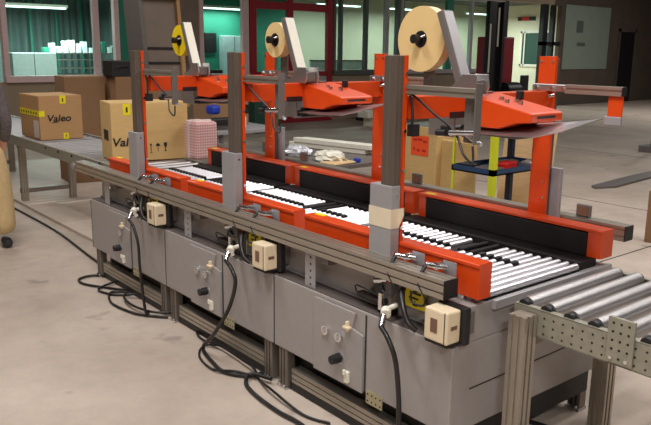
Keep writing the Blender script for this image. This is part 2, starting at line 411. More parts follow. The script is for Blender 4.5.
    for sx in (-1.06, -.10): MB().cyl((X(sx), 3.17, .762), (X(sx), 3.17, .80), .02, 12).build('stand_off', 'chrome', frail)
    # --- near column
    cx = -.511 + (-.045, -.025, 0)[k]
    po = MB().box(X(cx), X(cx+.075), 2.172, 2.215, .80, 1.735)
    post = po.build('column_post', 'postdk', c, .003)
    B(X(cx+.034), X(cx+.037), 2.1715, 2.1735, 1.18, 1.733).build('groove', 'greyd', post)
    B(X(cx+.0735), X(cx+.0756), 2.192, 2.195, 1.18, 1.733).build('groove', 'greyd', post)
    pl = MB().box(X(cx-.002), X(cx+.078), 2.216, 2.222, .80, 1.735).box(X(cx+.072), X(cx+.078), 2.216, 2.238, .80, 1.735).box(X(cx-.002), X(cx+.004), 2.216, 2.238, .80, 1.735)
    colp = pl.build('column_plate', 'orange', c, .001)
    for q in (.88, 1.0, 1.25, 1.42, 1.66): MB().cyl((X(cx+.077), 2.227, q), (X(cx+.083), 2.227, q), .008, 10).build('bolt', 'chrome', colp)
    sh = MB().box(X(cx-.056), X(cx+.08), 2.160, 2.2145, .80, 1.186)
    sheath = sh.build('column_guard', 'sheath', c, .004, label='light grey sheet metal guard sleeve')
    for q in (.89, 1.15): MB().cyl((X(cx+.079), 2.19, q), (X(cx+.083), 2.19, q), .007, 10).build('screw', 'chrome', sheath)
    if k == 2:
        MB().box(X(cx-.058), X(cx+.082), 2.158, 2.2145, 1.0, 1.085).prism([(X(cx+.082), 1.0), (X(cx+.112), 1.06), (X(cx+.112), 1.095), (X(cx+.082), 1.085)], 'y', 2.205, 2.207).build('masking_tape', 'masking', sheath, label='band of cream masking tape')
    # --- far column
    fcx = -.495
    fp = MB().box(X(fcx), X(fcx+.102), 3.236, 3.246, .80, 1.735).box(X(fcx), X(fcx+.006), 3.236, 3.256, .80, 1.735).box(X(fcx+.096), X(fcx+.102), 3.236, 3.256, .80, 1.735)
    fcol = fp.build('column_plate', 'orange', c, .001)
    for a, q in ((.02, 1.71), (.085, 1.71), (.085, 1.5), (.02, 1.545), (.085, 1.1), (.085, 1.02)): MB().cyl((X(fcx+a), 3.230, q), (X(fcx+a), 3.236, q), .007, 10).build('bolt', 'chrome', fcol)
    fpo = B(X(fcx+.015), X(fcx+.085), 3.257, 3.30, .80, 1.725).build('column_post', 'postdk', c, .003)
    B(X(fcx+.02), X(fcx+.137), 3.302, 3.33, .80, 1.17).build('column_guard', 'sheath', c, .004)
    # --- cross beam and tape head housing
    bm_ = B(X(-.497), X(-.416), 2.256, 3.236, 1.468, 1.565).build('cross_beam', 'orange', c, .003)
    MB().box(X(-.416), X(-.412), 2.49, 2.60, 1.462, 1.49).build('dark_notch', 'black', bm_)
    hp = [(X(-.418), 1.566), (X(-.085), 1.504), (X(-.075), 1.498), (X(-.075), 1.462), (X(-.15), 1.455), (X(-.24), 1.425), (X(-.418), 1.425)]
    ho = MB().prism(hp, 'y', 2.605, 2.84)
    hou = ho.build('head_housing', 'orange', c, .004)
    B(X(-.0755), X(-.0735), 2.655, 2.785, 1.478, 1.489).build('slot', 'black', hou)
    for bx, by in ((-.30, 2.70), (-.255, 2.68), (-.25, 2.745), (-.215, 2.725)):
        zt = 1.566 - (bx+.418)*.186
        MB().cyl((X(bx), by, zt-.002), (X(bx), by, zt+.014), .011, 10).build('bolt', 'chrome', hou)
    zt = 1.566 - (-.29+.418)*.186
    MB().box(X(-.30), X(-.275), 2.80, 2.832, zt, zt+.04).build('clip', 'black', hou, .004)
    # tape head below: side plates, skids and rollers
    top = [(-.40, 2.565, 1.402), (-.20, 2.565, 1.404), (-.03, 2.57, 1.412), (.05, 2.66, 1.438), (.105, 2.86, 1.486), (-.01, 2.87, 1.464), (-.20, 2.86, 1.440), (-.40, 2.86, 1.430)]
    n8 = len(top)
    sk = MB().add([(X(a), b, z_) for a, b, z_ in top] + [(X(a), b, z_-.004) for a, b, z_ in top],
                  [(0, 1, 6, 7), (1, 2, 5, 6), (2, 3, 5), (3, 4, 5), (8, 15, 14, 9), (9, 14, 13, 10), (10, 13, 11), (11, 13, 12)] + [(i, 8+i, 8+(i+1) % 8, (i+1) % 8) for i in range(8)])
    sk.build('skid_plate', 'steel', c, label='bright steel skid plate with pointed tip')
    for y in (2.62, 2.80): B(X(-.66), X(-.50), y, y+.01, 1.36, 1.47).build('head_side_plate', 'steel', c, .002)
    MB().cyl((X(-.45), 2.63, 1.395), (X(-.45), 2.80, 1.395), .028, 18).cyl((X(-.56), 2.63, 1.385), (X(-.56), 2.80, 1.385), .024, 18).build('pressure_roller', 'black', c)
    MB().box(X(-.40), X(-.15), 2.63, 2.80, 1.385, 1.41).build('tape_blade_guard', 'greyd', c, .003)
    # --- tape bracket arm (box section leaning back) and spindle
    a0 = Vector((X(-.605), 0, 1.93)); a1 = Vector((X(-.465), 0, 1.60)); d = (a1-a0).normalized(); nn = Vector((-d.z, 0, d.x)) * .03
    if nn.x < 0: nn = -nn
    arm = MB().prism([((a0-nn*.3).x, (a0-nn*.3).z), ((a0+nn).x, (a0+nn).z-.003), ((a1+nn).x, (a1+nn).z), ((a1-nn*.3).x, (a1-nn*.3).z)], 'y', 2.59, 2.66)
    armo = arm.build('tape_arm', 'greyd', c, .004, label='leaning grey box-section tape roll arm')
    o1 = nn*1.08
    MB().prism([((a0+nn+d*.01).x, (a0+nn+d*.01).z), ((a0+o1+d*.01).x, (a0+o1+d*.01).z), ((a1+o1-d*.01).x, (a1+o1-d*.01).z), ((a1+nn-d*.01).x, (a1+nn-d*.01).z)], 'y', 2.595, 2.655).build('cover_strip', 'sheath' if k == 2 else 'white', armo)
    # bracket cheeks over the beam
    for y in (2.579, 2.663):
        MB().prism([(X(-.56), 1.566), (X(-.36), 1.566), (X(-.345), 1.60), (X(-.355), 1.655), (X(-.43), 1.655), (X(-.49), 1.60)], 'y', y, y+.008).build('arm_bracket', 'steel', c, .002)
    B(X(-.42), X(-.37), 2.588, 2.662, 1.572, 1.63).build('arm_pad', 'greyd', c, .006)
    # roll carrier plate
    B(X(-.815), X(-.745), 2.735, 2.745, 1.575, 1.84).build('carrier_plate', 'greyd', c, .002)
    MB().box(X(-.815), X(-.41), 2.72, 2.78, 1.566, 1.575).build('carrier_base', 'greyd', c, .002)
    MB().cyl((X(-.78), 2.64, 1.81), (X(-.78), 2.735, 1.81), .014, 14).build('spindle', 'black', c)
    MB().cyl((X(-.78), 2.615, 1.81), (X(-.78), 2.64, 1.81), .022, 14).build('spindle_knob', 'black', c, .004)
    # --- near sensor bar with hanging bracket
    X = (lambda a, e=E+(0, -.065, -.0)[k]: e + a)
    nb = MB().prism([(2.222, 1.577), (2.222, 1.589), (2.228, 1.589), (2.228, 1.598), (2.222, 1.598), (2.222, 1.614), (2.256, 1.614), (2.256, 1.577)], 'x', X(cx+.083), X(-.06))
    nbar = nb.build('sensor_bar', 'alu', c)
    MB().box(X(-.135), X(-.065), 2.256, 2.262, 1.40, 1.60).box(X(-.06), X(-.055), 2.222, 2.262, 1.40, 1.635).build('hanging_bracket', 'greyd', c, .001)
    MB().cyl((X(-.19), 2.24, 1.435), (X(-.06), 2.24, 1.445), .012, 12).cyl((X(-.11), 2.25, 1.43), (X(-.04), 2.25, 1.40), .009, 12).build('sensor_rod', 'chrome', c)
    MB().cyl((X(-.21), 2.24, 1.433), (X(-.26), 2.24, 1.43), .014, 12).box(X(-.24), X(-.20), 2.235, 2.26, 1.42, 1.46).build('photo_sensor', 'black', c, .003)
    MB().tube([(X(-.41), 2.235, 1.577), (X(-.36), 2.24, 1.55), (X(-.28), 2.245, 1.50), (X(-.20), 2.245, 1.46), (X(-.15), 2.24, 1.42), (X(-.10), 2.22, 1.36), (X(-.065), 2.235, 1.33), (X(-.08), 2.25, 1.39)], .005, 6).build('sensor_cable', 'hose', c)
    MB().tube([(X(cx+.09), 2.24, 1.57), (X(cx+.10), 2.245, 1.53), (X(cx+.11), 2.24, 1.47), (X(cx+.10), 2.24, 1.42)], .006, 6).box(X(cx+.09), X(cx+.125), 2.23, 2.27, 1.40, 1.45).build('cable_plug', 'black', c)
    X = lambda a: E + a
    # --- far sensor bar
    fb = MB().prism([(3.19, 1.56), (3.19, 1.575), (3.197, 1.575), (3.197, 1.588), (3.19, 1.588), (3.19, 1.602), (3.228, 1.602), (3.228, 1.56)], 'x', X(-.30), X(-.005))
    fbar = fb.build('sensor_bar', 'alu', c)
    MB().box(X(-.005), X(.001), 3.19, 3.228, 1.56, 1.602).build('end_cap', 'black', fbar)
    B(X(-.50), X(-.30), 3.205, 3.23, 1.565, 1.60).build('bar_clamp', 'steel', c, .003)
    for q in (-.47, -.38, -.32): MB().cyl((X(q), 3.195, 1.582), (X(q), 3.205, 1.582), .009, 10).build('bolt', 'chrome', fbar)
    for q in (-.46, -.395): MB().cyl((X(q), 3.19, 1.54), (X(q), 3.235, 1.545), .009, 10).build('bolt', 'chrome', fcol)
    MB().box(X(-.075), X(-.002), 3.205, 3.211, 1.465, 1.56).build('hanging_bracket', 'orange', c, .001, label='orange hanging bracket')
    MB().box(X(-.085), X(-.002), 3.2, 3.216, 1.425, 1.465).build('photo_sensor', 'sheath', c, .003)
    # --- reflector plates on the far rail, and sensor clamps on the near rail
    rf = B(X(-.355), X(-.27), 3.47, 3.49, .901, .968).build('reflector', 'greyd', c, .006, label='small rounded grey reflector plate')
    B(X(-.345), X(-.28), 3.467, 3.4705, .909, .958).build('reflector_face', 'slot', rf)
    for q, yy in ((-.345, 2.20), (-.17, 2.19)):
        s_ = MB().box(X(q+.01), X(q+.08), 2.202, 2.206, .865, .92).build('sensor_clamp', 'sheath', c, .001)
        MB().cyl((X(q-.045), 2.16, .895), (X(q+.05), 2.185, .897), .011, 12).box(X(q-.01), X(q+.015), 2.165, 2.202, .882, .912).build('sensor_body', 'chrome', s_, .002)
        MB().cyl((X(q-.02), 2.13, .90), (X(q-.02), 2.10, .87), .010, 10, .006).tube([(X(q-.02), 2.098, .87), (X(q-.015), 2.088, .83), (X(q+.02), 2.09, .78), (X(q+.0), 2.10, .74), (X(q-.05), 2.09, .745), (X(q-.055), 2.09, .78), (X(q-.02), 2.09, .80)], .005, 6).build('sensor_cable', 'hose', s_)
    MB().tube([(X(-.33), 2.15, .76), (X(-.29), 2.10, .765), (X(-.24), 2.06, .72), (X(-.20), 2.05, .67), (X(-.17), 2.07, .64)], .013, 8).build('air_line', 'hose', c)
    # --- tape roll (separate thing)
    t = thing('tape_roll', ['small yellow tape roll on the farthest case sealer', 'cream tape roll on the middle case sealer of the three', 'large cream tape roll on the nearest case sealer'][k], 'tape roll', (X(-.78), 2.69, 1.81-tape_r), None)
    MB().ring((X(-.78), 2.668, 1.81), (0, 1, 0), .040, tape_r, .056, 56).build('tape', tape_mat, t, .0015)
    MB().ring((X(-.78), 2.665, 1.81), (0, 1, 0), .0145, .0395, .062, 32).build('core', 'black', t)
    for a in range(3):
        an = a*2*PI/3+.5
        MB().cyl((X(-.78)+.02*math.cos(an), 2.650, 1.81+.02*math.sin(an)), (X(-.78)+.036*math.cos(an), 2.664, 1.81+.036*math.sin(an)), .006, 8).build('hub_spoke', 'steel' if a == 0 else 'black', t)
    return c
case_sealer(2, 'grey and orange case sealer nearest the camera, cream masking tape round its post', .156, 'tape')
case_sealer(1, 'grey and orange case sealer in the middle, between the two other sealers', .105, 'tape')
case_sealer(0, 'grey and orange case sealer farthest from the camera, holding the yellow tape roll', .111, 'tapey')

# long aluminium mounting rails
def mount_rail(y0, x0, x1, label, supports, dz=0):
    t = thing('mounting_rail', label, 'rail', ((x0+x1)/2, y0+.04, .80))
    zz = [.800, .822, .822, .829, .829, .857, .857, .864, .864, .878]
    yy = [0, 0, .008, .008, 0, 0, .008, .008, 0, 0]
    pts = [(y0+a, b) for a, b in zip(yy, zz)] + [(y0+.022, .878), (y0+.022, .872), (y0+.028, .872), (y0+.028, .878), (y0+.052, .878), (y0+.052, .872), (y0+.058, .872), (y0+.058, .878)]
    pts += [(y0+.08-a, b) for a, b in list(zip(yy, zz))[::-1]]
    MB().prism([(a, b+dz) for a, b in pts], 'x', x0, x1).build('profile', 'alu', t)
    MB().box(x1, x1+.006, y0, y0+.08, .80+dz, .878+dz).build('end_cap', 'black', t, .001, label='black plastic end cap')
    for s in supports: B(s, s+.05, *( (y0+.02, 2.20) if y0 < 3 else (3.20, y0+.06) ), .76, .80+dz).build('support_bracket', 'greyd', t, .002)
mount_rail(2.085, -5.66, -1.815, 'long aluminium profile rail along the near side of the sealers', (-2.6, -3.8, -5.0))
mount_rail(3.44, -6.1, -1.82, 'long aluminium profile rail on the far side of the sealers', (-2.5, -3.8, -5.0), .022)

# ------------------------------------------------------------------ hoses and floor cables
def cable(pts, r, label, name='air_hose', cat='hose', m='hose'):
    t = MB().tube(pts, r, 10).build(name, m)
    return tag(t, label, cat)
cable([(-2.07, 1.998, .635), (-2.01, 1.985, .60), (-1.97, 1.99, .52), (-1.955, 2.0, .38), (-1.945, 2.0, .23), (-1.93, 1.99, .08), (-1.95, 1.95, .02), (-2.1, 1.90, .014), (-2.35, 1.95, .014)], .011, 'black air hose hanging from the white gauge of the nearest sealer')
cable([(-3.292, 1.998, .635), (-3.20, 1.98, .61), (-3.165, 1.98, .54), (-3.235, 1.98, .38), (-3.39, 1.98, .19), (-3.55, 2.0, .06), (-3.55, 2.0, .016), (-3.42, 1.97, .014), (-3.25, 1.95, .014), (-3.13, 2.02, .014), (-3.10, 2.12, .014)], .011, 'black air hose curving down from the white gauge of the middle sealer')
cable([(-4.515, 1.998, .635), (-4.40, 1.98, .60), (-4.345, 1.98, .5), (-4.335, 1.98, .36), (-4.32, 1.99, .12), (-4.31, 2.0, .03), (-4.36, 2.04, .012)], .0095, 'black air hose hanging straight down from the farthest sealer')
cable([(-5.02, 2.14, .012), (-5.25, 2.15, .012), (-5.38, 2.07, .012), (-5.36, 1.95, .012), (-5.22, 1.93, .012), (-5.0, 2.05, .012), (-4.88, 2.12, .012)], .0095, 'leftmost loop of black cable on the floor by the farthest sealer', 'floor_cable', 'cable')
cable([(-5.10, 2.18, .031), (-5.04, 1.97, .012), (-4.86, 2.0, .012), (-4.78, 2.10, .012)], .0085, 'short hooked black cable on the floor between the cable loops', 'floor_cable', 'cable')
cable([(-4.72, 2.19, .012), (-4.86, 2.10, .012), (-4.90, 2.0, .012), (-4.68, 1.92, .012), (-4.40, 1.96, .012), (-4.26, 2.05, .012), (-4.20, 2.10, .012)], .0085, 'outer loop of black cable on the floor under the farthest sealer hose', 'floor_cable', 'cable')
cable([(-4.32, 2.17, .012), (-4.62, 2.15, .034), (-4.74, 2.04, .032), (-4.52, 1.99, .034), (-4.30, 2.04, .034), (-4.22, 2.16, .03)], .0085, 'inner loop of black cable on the floor under the farthest sealer hose', 'floor_cable', 'cable')
cable([(-4.0, 2.2, .012), (-3.85, 2.12, .012), (-3.72, 2.09, .012), (-3.52, 2.10, .034), (-3.30, 2.09, .036), (-3.15, 2.08, .036), (-3.05, 2.05, .012), (-2.86, 2.0, .04), (-2.6, 2.0, .012), (-2.45, 2.05, .012)], .007, 'thin black cable trailing along the floor past the middle sealer legs', 'floor_cable', 'cable')
cable([(-2.98, 2.08, .034), (-3.10, 2.03, .034), (-3.05, 1.965, .014), (-2.90, 1.93, .014), (-2.70, 1.92, .014), (-2.5, 1.93, .014), (-2.28, 1.86, .014), (-2.1, 1.78, .014)], .011, 'thick black cable looping from the paired sealer legs toward the camera', 'floor_cable', 'cable')
cable([(-3.55, 2.1, .03), (-3.64, 2.05, .012), (-3.52, 1.95, .012), (-3.32, 1.92, .012), (-3.18, 1.98, .034), (-3.08, 2.06, .012)], .0065, 'thin black cable loop on the floor under the middle sealer hose', 'floor_cable', 'cable')
cable([(-9.9, 2.36, .011), (-8.47, 2.34, .011), (-7.03, 2.34, .011), (-6.0, 2.26, .011), (-5.45, 2.22, .011)], .011, 'long straight black cable on the floor under the left conveyor', 'floor_cable', 'cable')
cable([(-2.2, 2.5, .012), (-2.0, 2.75, .012), (-1.75, 2.85, .012), (-1.5, 2.8, .012), (-1.3, 2.6, .012)], .011, 'black cable on the floor behind the right conveyor leg', 'floor_cable', 'cable')

# ------------------------------------------------------------------ outfeed roller conveyor (right)
oc = thing('roller_conveyor', 'galvanised roller conveyor at the right end of the sealers', 'conveyor', (-.7, 2.76, 0))
XR0, XR1 = -1.70, .4
for nm, y in (('n', 2.395), ('f', 3.115)):
    s = MB()
    if nm == 'n': s.box(XR0, XR1, y, y+.004, .645, .758).box(XR0, XR1, y, y+.03, .756, .760).box(XR0, XR1, y, y+.03, .643, .647)
    else: s.box(XR0, XR1, y+.036, y+.04, .645, .758).box(XR0, XR1, y+.01, y+.04, .756, .760).box(XR0, XR1, y+.01, y+.04, .643, .647)
    side = s.build('side_frame', 'galv', oc, label='perforated galvanised side frame')
    if nm == 'n':
        h = MB()
        i = 0; x = XR0+.10
        while x < -.9:
            for j in range(3):
                h.cyl((x+(j % 2)*.0, y-.001, .665+j*.033), (x, y+.001, .665+j*.033), .0045, 8)
            x += .042
        tag(h.build('punched_holes', 'black', side), kind='stuff')
x = -1.665; i = 0
while x < XR1-.05:
    MB().cyl((x, 2.432, .750), (x, 3.112, .750), .034, 24).build('roller', 'zinc', oc)
    MB().cyl((x, 2.405, .754), (x, 2.433, .754), .0245, 14).build('roller_bearing', 'black', oc)
    MB().cyl((x, 3.111, .754), (x, 3.13, .754), .0245, 14).build('roller_bearing', 'black', oc)
    x += .103; i += 1
sp = B(-1.285, -1.183, 2.382, 2.394, .655, .828).build('splice_plate', 'galv', oc, .002)
for a in range(3):
    for b in range(5):
        cx_, cz_ = -1.264+a*.03, .675+b*.033
        if b == 0 and a != 1: MB().cyl((cx_, 2.375, cz_), (cx_, 2.383, cz_), .007, 8).build('bolt', 'chrome', sp)
        else: MB().cyl((cx_, 2.381, cz_), (cx_, 2.3825, cz_), .005, 8).build('hole', 'black', sp)
def leg_profile(x, y, z0, z1, par, w=.075, nm='leg', m='alu'):
    g = w/2; a = .006; pts = []
    # square with one slot per side
    sl = w*.12; dp = .008
    pts = [(-g, -g), (-sl-.012, -g), (-sl-.012, -g+dp), (-sl+.0, -g+dp), (-sl, -g), (sl, -g), (sl, -g+dp), (sl+.012, -g+dp), (sl+.012, -g), (g, -g),
           (g, -sl-.012), (g-dp, -sl-.012), (g-dp, -sl), (g, -sl), (g, sl), (g-dp, sl), (g-dp, sl+.012), (g, sl+.012), (g, g), (-g, g)]
    return MB().prism([(x+p, y+q) for p, q in pts], 'z', z0, z1).build(nm, m, par)
for y in (2.35, 3.08):
    lg = leg_profile(-1.625 if y < 3 else -1.66, y, .0, .74 if y < 3 else .642, oc, .078)
B(-1.66, -1.62, 2.40, 3.04, .59, .642).build('cross_member', 'aluv', oc, .002)
for y in (2.44, 3.08): leg_profile(.25, y, 0, .643, oc, .078)
B(.22, .28, 2.48, 3.04, .59, .642).build('cross_member', 'aluv', oc, .002)

# ------------------------------------------------------------------ infeed roller conveyor (left)
ic = thing('roller_conveyor', 'grey roller conveyor carrying cartons at the left end of the sealers', 'conveyor', (-8.6, 2.78, 0))
xa, xb = -13.2, -5.5
MB().prism([(2.42, .70), (2.42, .80), (2.45, .80), (2.45, .793), (2.427, .793), (2.427, .707), (2.45, .707), (2.45, .70)], 'x', xa, xb).build('side_frame', 'galv', ic)
MB().prism([(3.15, .70), (3.15, .80), (3.12, .80), (3.12, .793), (3.143, .793), (3.143, .707), (3.12, .707), (3.12, .70)], 'x', xa, xb).build('side_frame', 'galv', ic)
x = xb-.06; k = 0
while x > xa and k < 95:
    MB().cyl((x, 2.43, .768), (x, 3.14, .768), .0245, 14).build('roller', 'zinc', ic)
    x -= .125; k += 1
for xx in (-8.55, -10.9, -13.0):
    for y in (2.545, 3.10): leg_profile(xx, y, 0, .70, ic, .07)
    B(xx-.03, xx+.03, 2.50, 3.05, .12, .17).build('cross_member', 'aluv', ic, .002)
    B(xx-.03, xx+.03, 2.50, 3.05, .64, .70).build('cross_member', 'aluv', ic, .002)
for xx in (-5.62, -5.95, -6.3, -6.65, -7.0, -7.35): MB().cyl((xx, 2.412, .775), (xx, 2.42, .775), .012, 10).build('axle_nut', 'black', ic)
MB().cyl((-6.62, 2.405, .69), (-6.62, 2.42, .69), .03, 16).build('hour_plate', 'sheath', ic)
cable([(-5.95, 2.40, .80), (-6.02, 2.395, .74), (-6.16, 2.395, .66), (-6.30, 2.395, .69), (-6.27, 2.395, .76), (-6.15, 2.395, .77), (-6.05, 2.395, .72), (-6.12, 2.395, .65)], .010, 'black looped cable hanging on the side of the left conveyor', 'looped_cable', 'cable')
tag(B(-9.6, -5.6, 2.47, 2.80, 0, .03).build('floor_channel', 'floorstrip', None, .004), 'long low grey steel channel on the floor under the left conveyor', 'floor channel')

# ------------------------------------------------------------------ cartons
def carton(name, label, cat, origin, w, d, h, ang, m='carton', group=None):
    """origin = near corner (+X face, -Y side); w along face (+Y), d going back (-X)"""
    t = thing(name, label, cat, origin, group)
    R = Matrix.Translation(Vector(origin)) @ Matrix.Rotation(ang, 4, 'Z')
    mb = MB().box(-d, 0, 0, w, 0, h); mb.xf(R); body = mb.build('box_body', m, t, .004)
    # top flaps: two slabs with centre seam
    f = MB().box(-d+.002, -d/2-.002, .002, w-.002, h, h+.004).box(-d/2+.002, -.002, .002, w-.002, h, h+.004); f.xf(R); f.build('top_flap', m, t)
    return t, R
def onface(R, *a): m = MB().box(*a); m.xf(R); return m
c1, R1 = carton('carton', 'cardboard box with yellow tape band and printed black word, on the left conveyor', 'box', (-7.8, 2.525, .795), .455, .62, .455, 0)
onface(R1, 0, .002, .22, .285, .375, .46).build('yellow_label', 'yellow', c1)
onface(R1, 0, .002, .24, .295, .0, .065).build('yellow_label', 'yellow', c1)
onface(R1, 0, .003, -.002, .055, .245, .305).build('yellow_tape', 'yellow', c1, label='yellow printed tape band')
onface(R1, -.62, .0, -.003, 0, .245, .305).build('yellow_tape', 'yellow', c1)
onface(R1, -.19, -.04, -.002, 0, .02, .20).build('white_label', 'paper', c1)
onface(R1, .002, .003, .245, .258, .395, .43).build('label_mark', 'ink', c1); onface(R1, .002, .003, .262, .272, .02, .05).build('label_mark', 'ink', c1)
mk = MB()
for i in range(7): mk.box(-.58+i*.08, -.55+i*.08, -.0045, -.003, .262, .288)
mk.xf(R1); mk.build('tape_print', 'ink', c1)
text_mesh('printed_word', 'Valeo', .10, frame_mtx((-7.797, 2.725, 1.015), (0, 1, 0), (0, 0, 1)), c1, shear=.18, sx=1.12, bold=.002)
onface(R1, .0, .0015, .13, .19, .175, .183).build('print_underline', 'ink', c1)

c2, R2 = carton('carton', 'large pale cardboard box standing between the rails of the farthest sealer', 'box', (-5.95, 2.515, .795), .67, .42, .495, math.radians(-11), 'carton2')
onface(R2, 0, .002, .105, .17, .395, .495).build('yellow_label', 'yellow', c2)
onface(R2, .002, .003, .13, .145, .42, .465).build('label_mark', 'ink', c2)
R2p = R2 @ frame_mtx((.003, .125, .165), (0, 1, 0), (0, 0, 1))
text_mesh('printed_word', 'Valeo', .10, R2p, c2, shear=.18, sx=1.12, bold=.002)
SY = Matrix.Translation((0, .075, -.03)) @ Matrix.Diagonal((1, .72, .8, 1))
ic_ = MB()
yy = .355
ic_.box(0, .002, yy, yy+.008, .13, .20).prism([(yy-.012, .20), (yy+.02, .20), (yy+.004, .225)], 'x', 0, .002).box(0, .002, yy-.012, yy+.02, .115, .122)
ic_.xf(R2 @ SY); ic_.build('arrow_symbol', 'ink', c2)
um = MB().prism([(yy+.06, .19), (yy+.12, .19), (yy+.108, .212), (yy+.09, .222), (yy+.072, .212)], 'x', 0, .002).box(0, .002, yy+.087, yy+.093, .13, .19); um.xf(R2 @ SY); um.build('umbrella_symbol', 'ink', c2)
gl = MB().prism([(yy+.16, .225), (yy+.205, .225), (yy+.197, .18), (yy+.187, .17), (yy+.187, .14), (yy+.20, .13), (yy+.165, .13), (yy+.178, .14), (yy+.178, .17), (yy+.168, .18)], 'x', 0, .002); gl.xf(R2 @ SY); gl.build('glass_symbol', 'ink', c2)
onface(R2, -.30, -.12, -.002, 0, .17, .26).build('printed_mark', 'ink', c2)

carton('carton', 'tall narrow brown cardboard box behind the carton with the yellow tape band', 'box', (-9.45, 3.40, .0), .52, .5, 1.38, math.radians(-6), 'cartond')
carton('carton', 'brown cardboard box under the black box, behind the pale sealer carton', 'box', (-9.2, 3.98, .95), .60, .5, .43, 0, 'cartond')
carton('carton', 'wide dark brown cardboard box supporting the one under the black box', 'box', (-9.15, 3.98, 0), .64, .6, .945, 0, 'cartond')
bb = thing('equipment_case', 'black equipment case on top of the brown cardboard box', 'case', (-9.35, 4.07, 1.384))
MB().box(-9.5, -9.2, 3.94, 4.22, 1.384, 1.59).build('case_body', 'black', bb, .01); MB().tube([(-9.19, 4.0, 1.5), (-9.17, 4.04, 1.52), (-9.17, 4.12, 1.52), (-9.19, 4.16, 1.5)], .008, 6).build('handle', 'black', bb)

# pink checked box on the far side
ck = thing('checked_bundle', 'pink and white checked cloth bundle beside the pale carton', 'bundle', (-5.62, 3.02, .765))
cm = MB().box(-5.93, -5.62, 3.14, 3.36, .80, 1.13); ckb = cm.build('bundle_body', 'check', ck, .03, seg=4)
MB().box(-5.78, -5.74, 3.13, 3.37, .80, 1.138).build('paper_strap', 'paper', ck, .01)

# right-hand carton with orange paper
rc = thing('carton', 'tan cardboard box with an orange paper note, beyond the sealers on the right', 'box', (-4.9, 5.4, 0))
MB().box(-5.13, -4.70, 5.2, 5.62, 0, .965).build('box_body', 'carton2', rc, .005)
B(-5.03, -4.80, 5.196, 5.2, .76, .955).build('orange_note', 'opaper', rc, label='orange paper note')
ms = MB()
for i, (a, b, w_) in enumerate(((-5.0, .90, .05), (-4.94, .905, .06), (-4.87, .89, .05), (-5.0, .81, .03), (-4.95, .80, .04), (-4.88, .80, .05))): ms.box(a, a+w_, 5.1945, 5.196, b, b+.025)
ms.build('handwriting', mat('note_scribble', srgb(190, 40, 20), .7), rc)
MB().box(-5.13, -4.70, 5.2, 5.215, .965, 1.04).build('open_flap', 'carton2', rc)
for i, (px, py, w_, d_, z0, h_, mt, nm, lb) in enumerate((
        (-4.92, 5.42, .13, .08, .968, .05, 'black', 'black_tool', 'black tool lying on the tan carton with the orange note'),
        (-4.76, 5.38, .06, .06, .968, .09, 'greyd', 'grey_tin', 'small grey tin on the tan carton with the orange note'))):
    tag(MB().box(px, px+w_, py, py+d_, z0, z0+h_).build(nm, mt, None, .01), lb, 'tool' if i == 0 else 'tin')
# plywood sheets leaning behind the cart
pw = MB().box(-4.6, -4.02, 6.0, 6.03, 0, 1.10); pw.xf(Matrix.Translation((0, 6, 0)) @ Matrix.Rotation(math.radians(-7), 4, 'X') @ Matrix.Translation((0, -6, 0)))
tag(pw.build('plywood_board', 'plywood'), 'pale plywood board leaning behind the blue shelf cart', 'board')
pw = MB().box(-4.72, -4.30, 5.28, 5.32, 0, .93); tag(pw.build('cardboard_sheet', 'carton2', None, .003), 'tan cardboard sheet standing beside the tan carton', 'cardboard')

# blue shelf cart
ct = thing('shelf_cart', 'blue steel shelf cart with a yellow-green front post', 'cart', (-3.95, 5.1, 0))
for x, y, m_ in ((-3.6, 4.6, 'yellowpost'), (-3.98, 4.6, 'yellowpost'), (-3.6, 5.33, 'navy'), (-3.98, 5.33, 'navy')):
    w_ = .02 if (x < -3.9 and y < 5) else .05
    B(x, x+w_, y, y+w_, .06, 1.20).build('post', m_, ct, .004, label='yellow-green post' if m_ == 'yellowpost' else None)
    MB().cyl((x+.025, y+.01, .045), (x+.025, y+.04, .045), .045, 16).build('caster', 'black', ct)
for z in (.20, .80, 1.16):
    MB().box(-3.98, -3.55, 4.6, 5.38, z, z+.012).box(-3.98, -3.55, 4.6, 4.606, z, z+.05).box(-3.556, -3.55, 4.6, 5.38, z, z+.05).box(-3.98, -3.55, 5.374, 5.38, z, z+.05).box(-3.98, -3.974, 4.6, 5.38, z, z+.05).build('shelf', 'blue', ct)
def lump(name, m, label, cat, x, y, z, a, b, c_, rz=0, bev=.01):
    t = MB().box(-a/2, a/2, -b/2, b/2, 0, c_); t.xf(Matrix.Translation((x, y, z)) @ Matrix.Rotation(rz, 4, 'Z'))
    return tag(t.build(name, m, None, bev), label, cat)
lump('red_tool_box', 'redpl', 'small red plastic box on the middle shelf of the blue cart', 'box', -3.72, 4.98, .812, .12, .18, .055, .2)
lump('grey_tool', 'greyd', 'grey metal tool behind the red box on the cart', 'tool', -3.82, 5.12, .812, .1, .2, .045, -.2)
lump('black_tool', 'black', 'black tool on the left end of the cart middle shelf', 'tool', -3.88, 4.72, .812, .14, .1, .05, .4)
lump('grey_tray', 'greyd', 'flat grey tray at the front of the cart middle shelf', 'tray', -3.72, 4.76, .812, .2, .14, .03, .1)
lump('steel_part', 'steel', 'bright steel part at the right end of the cart middle shelf', 'part', -3.7, 5.27, .812, .1, .16, .04, .3)

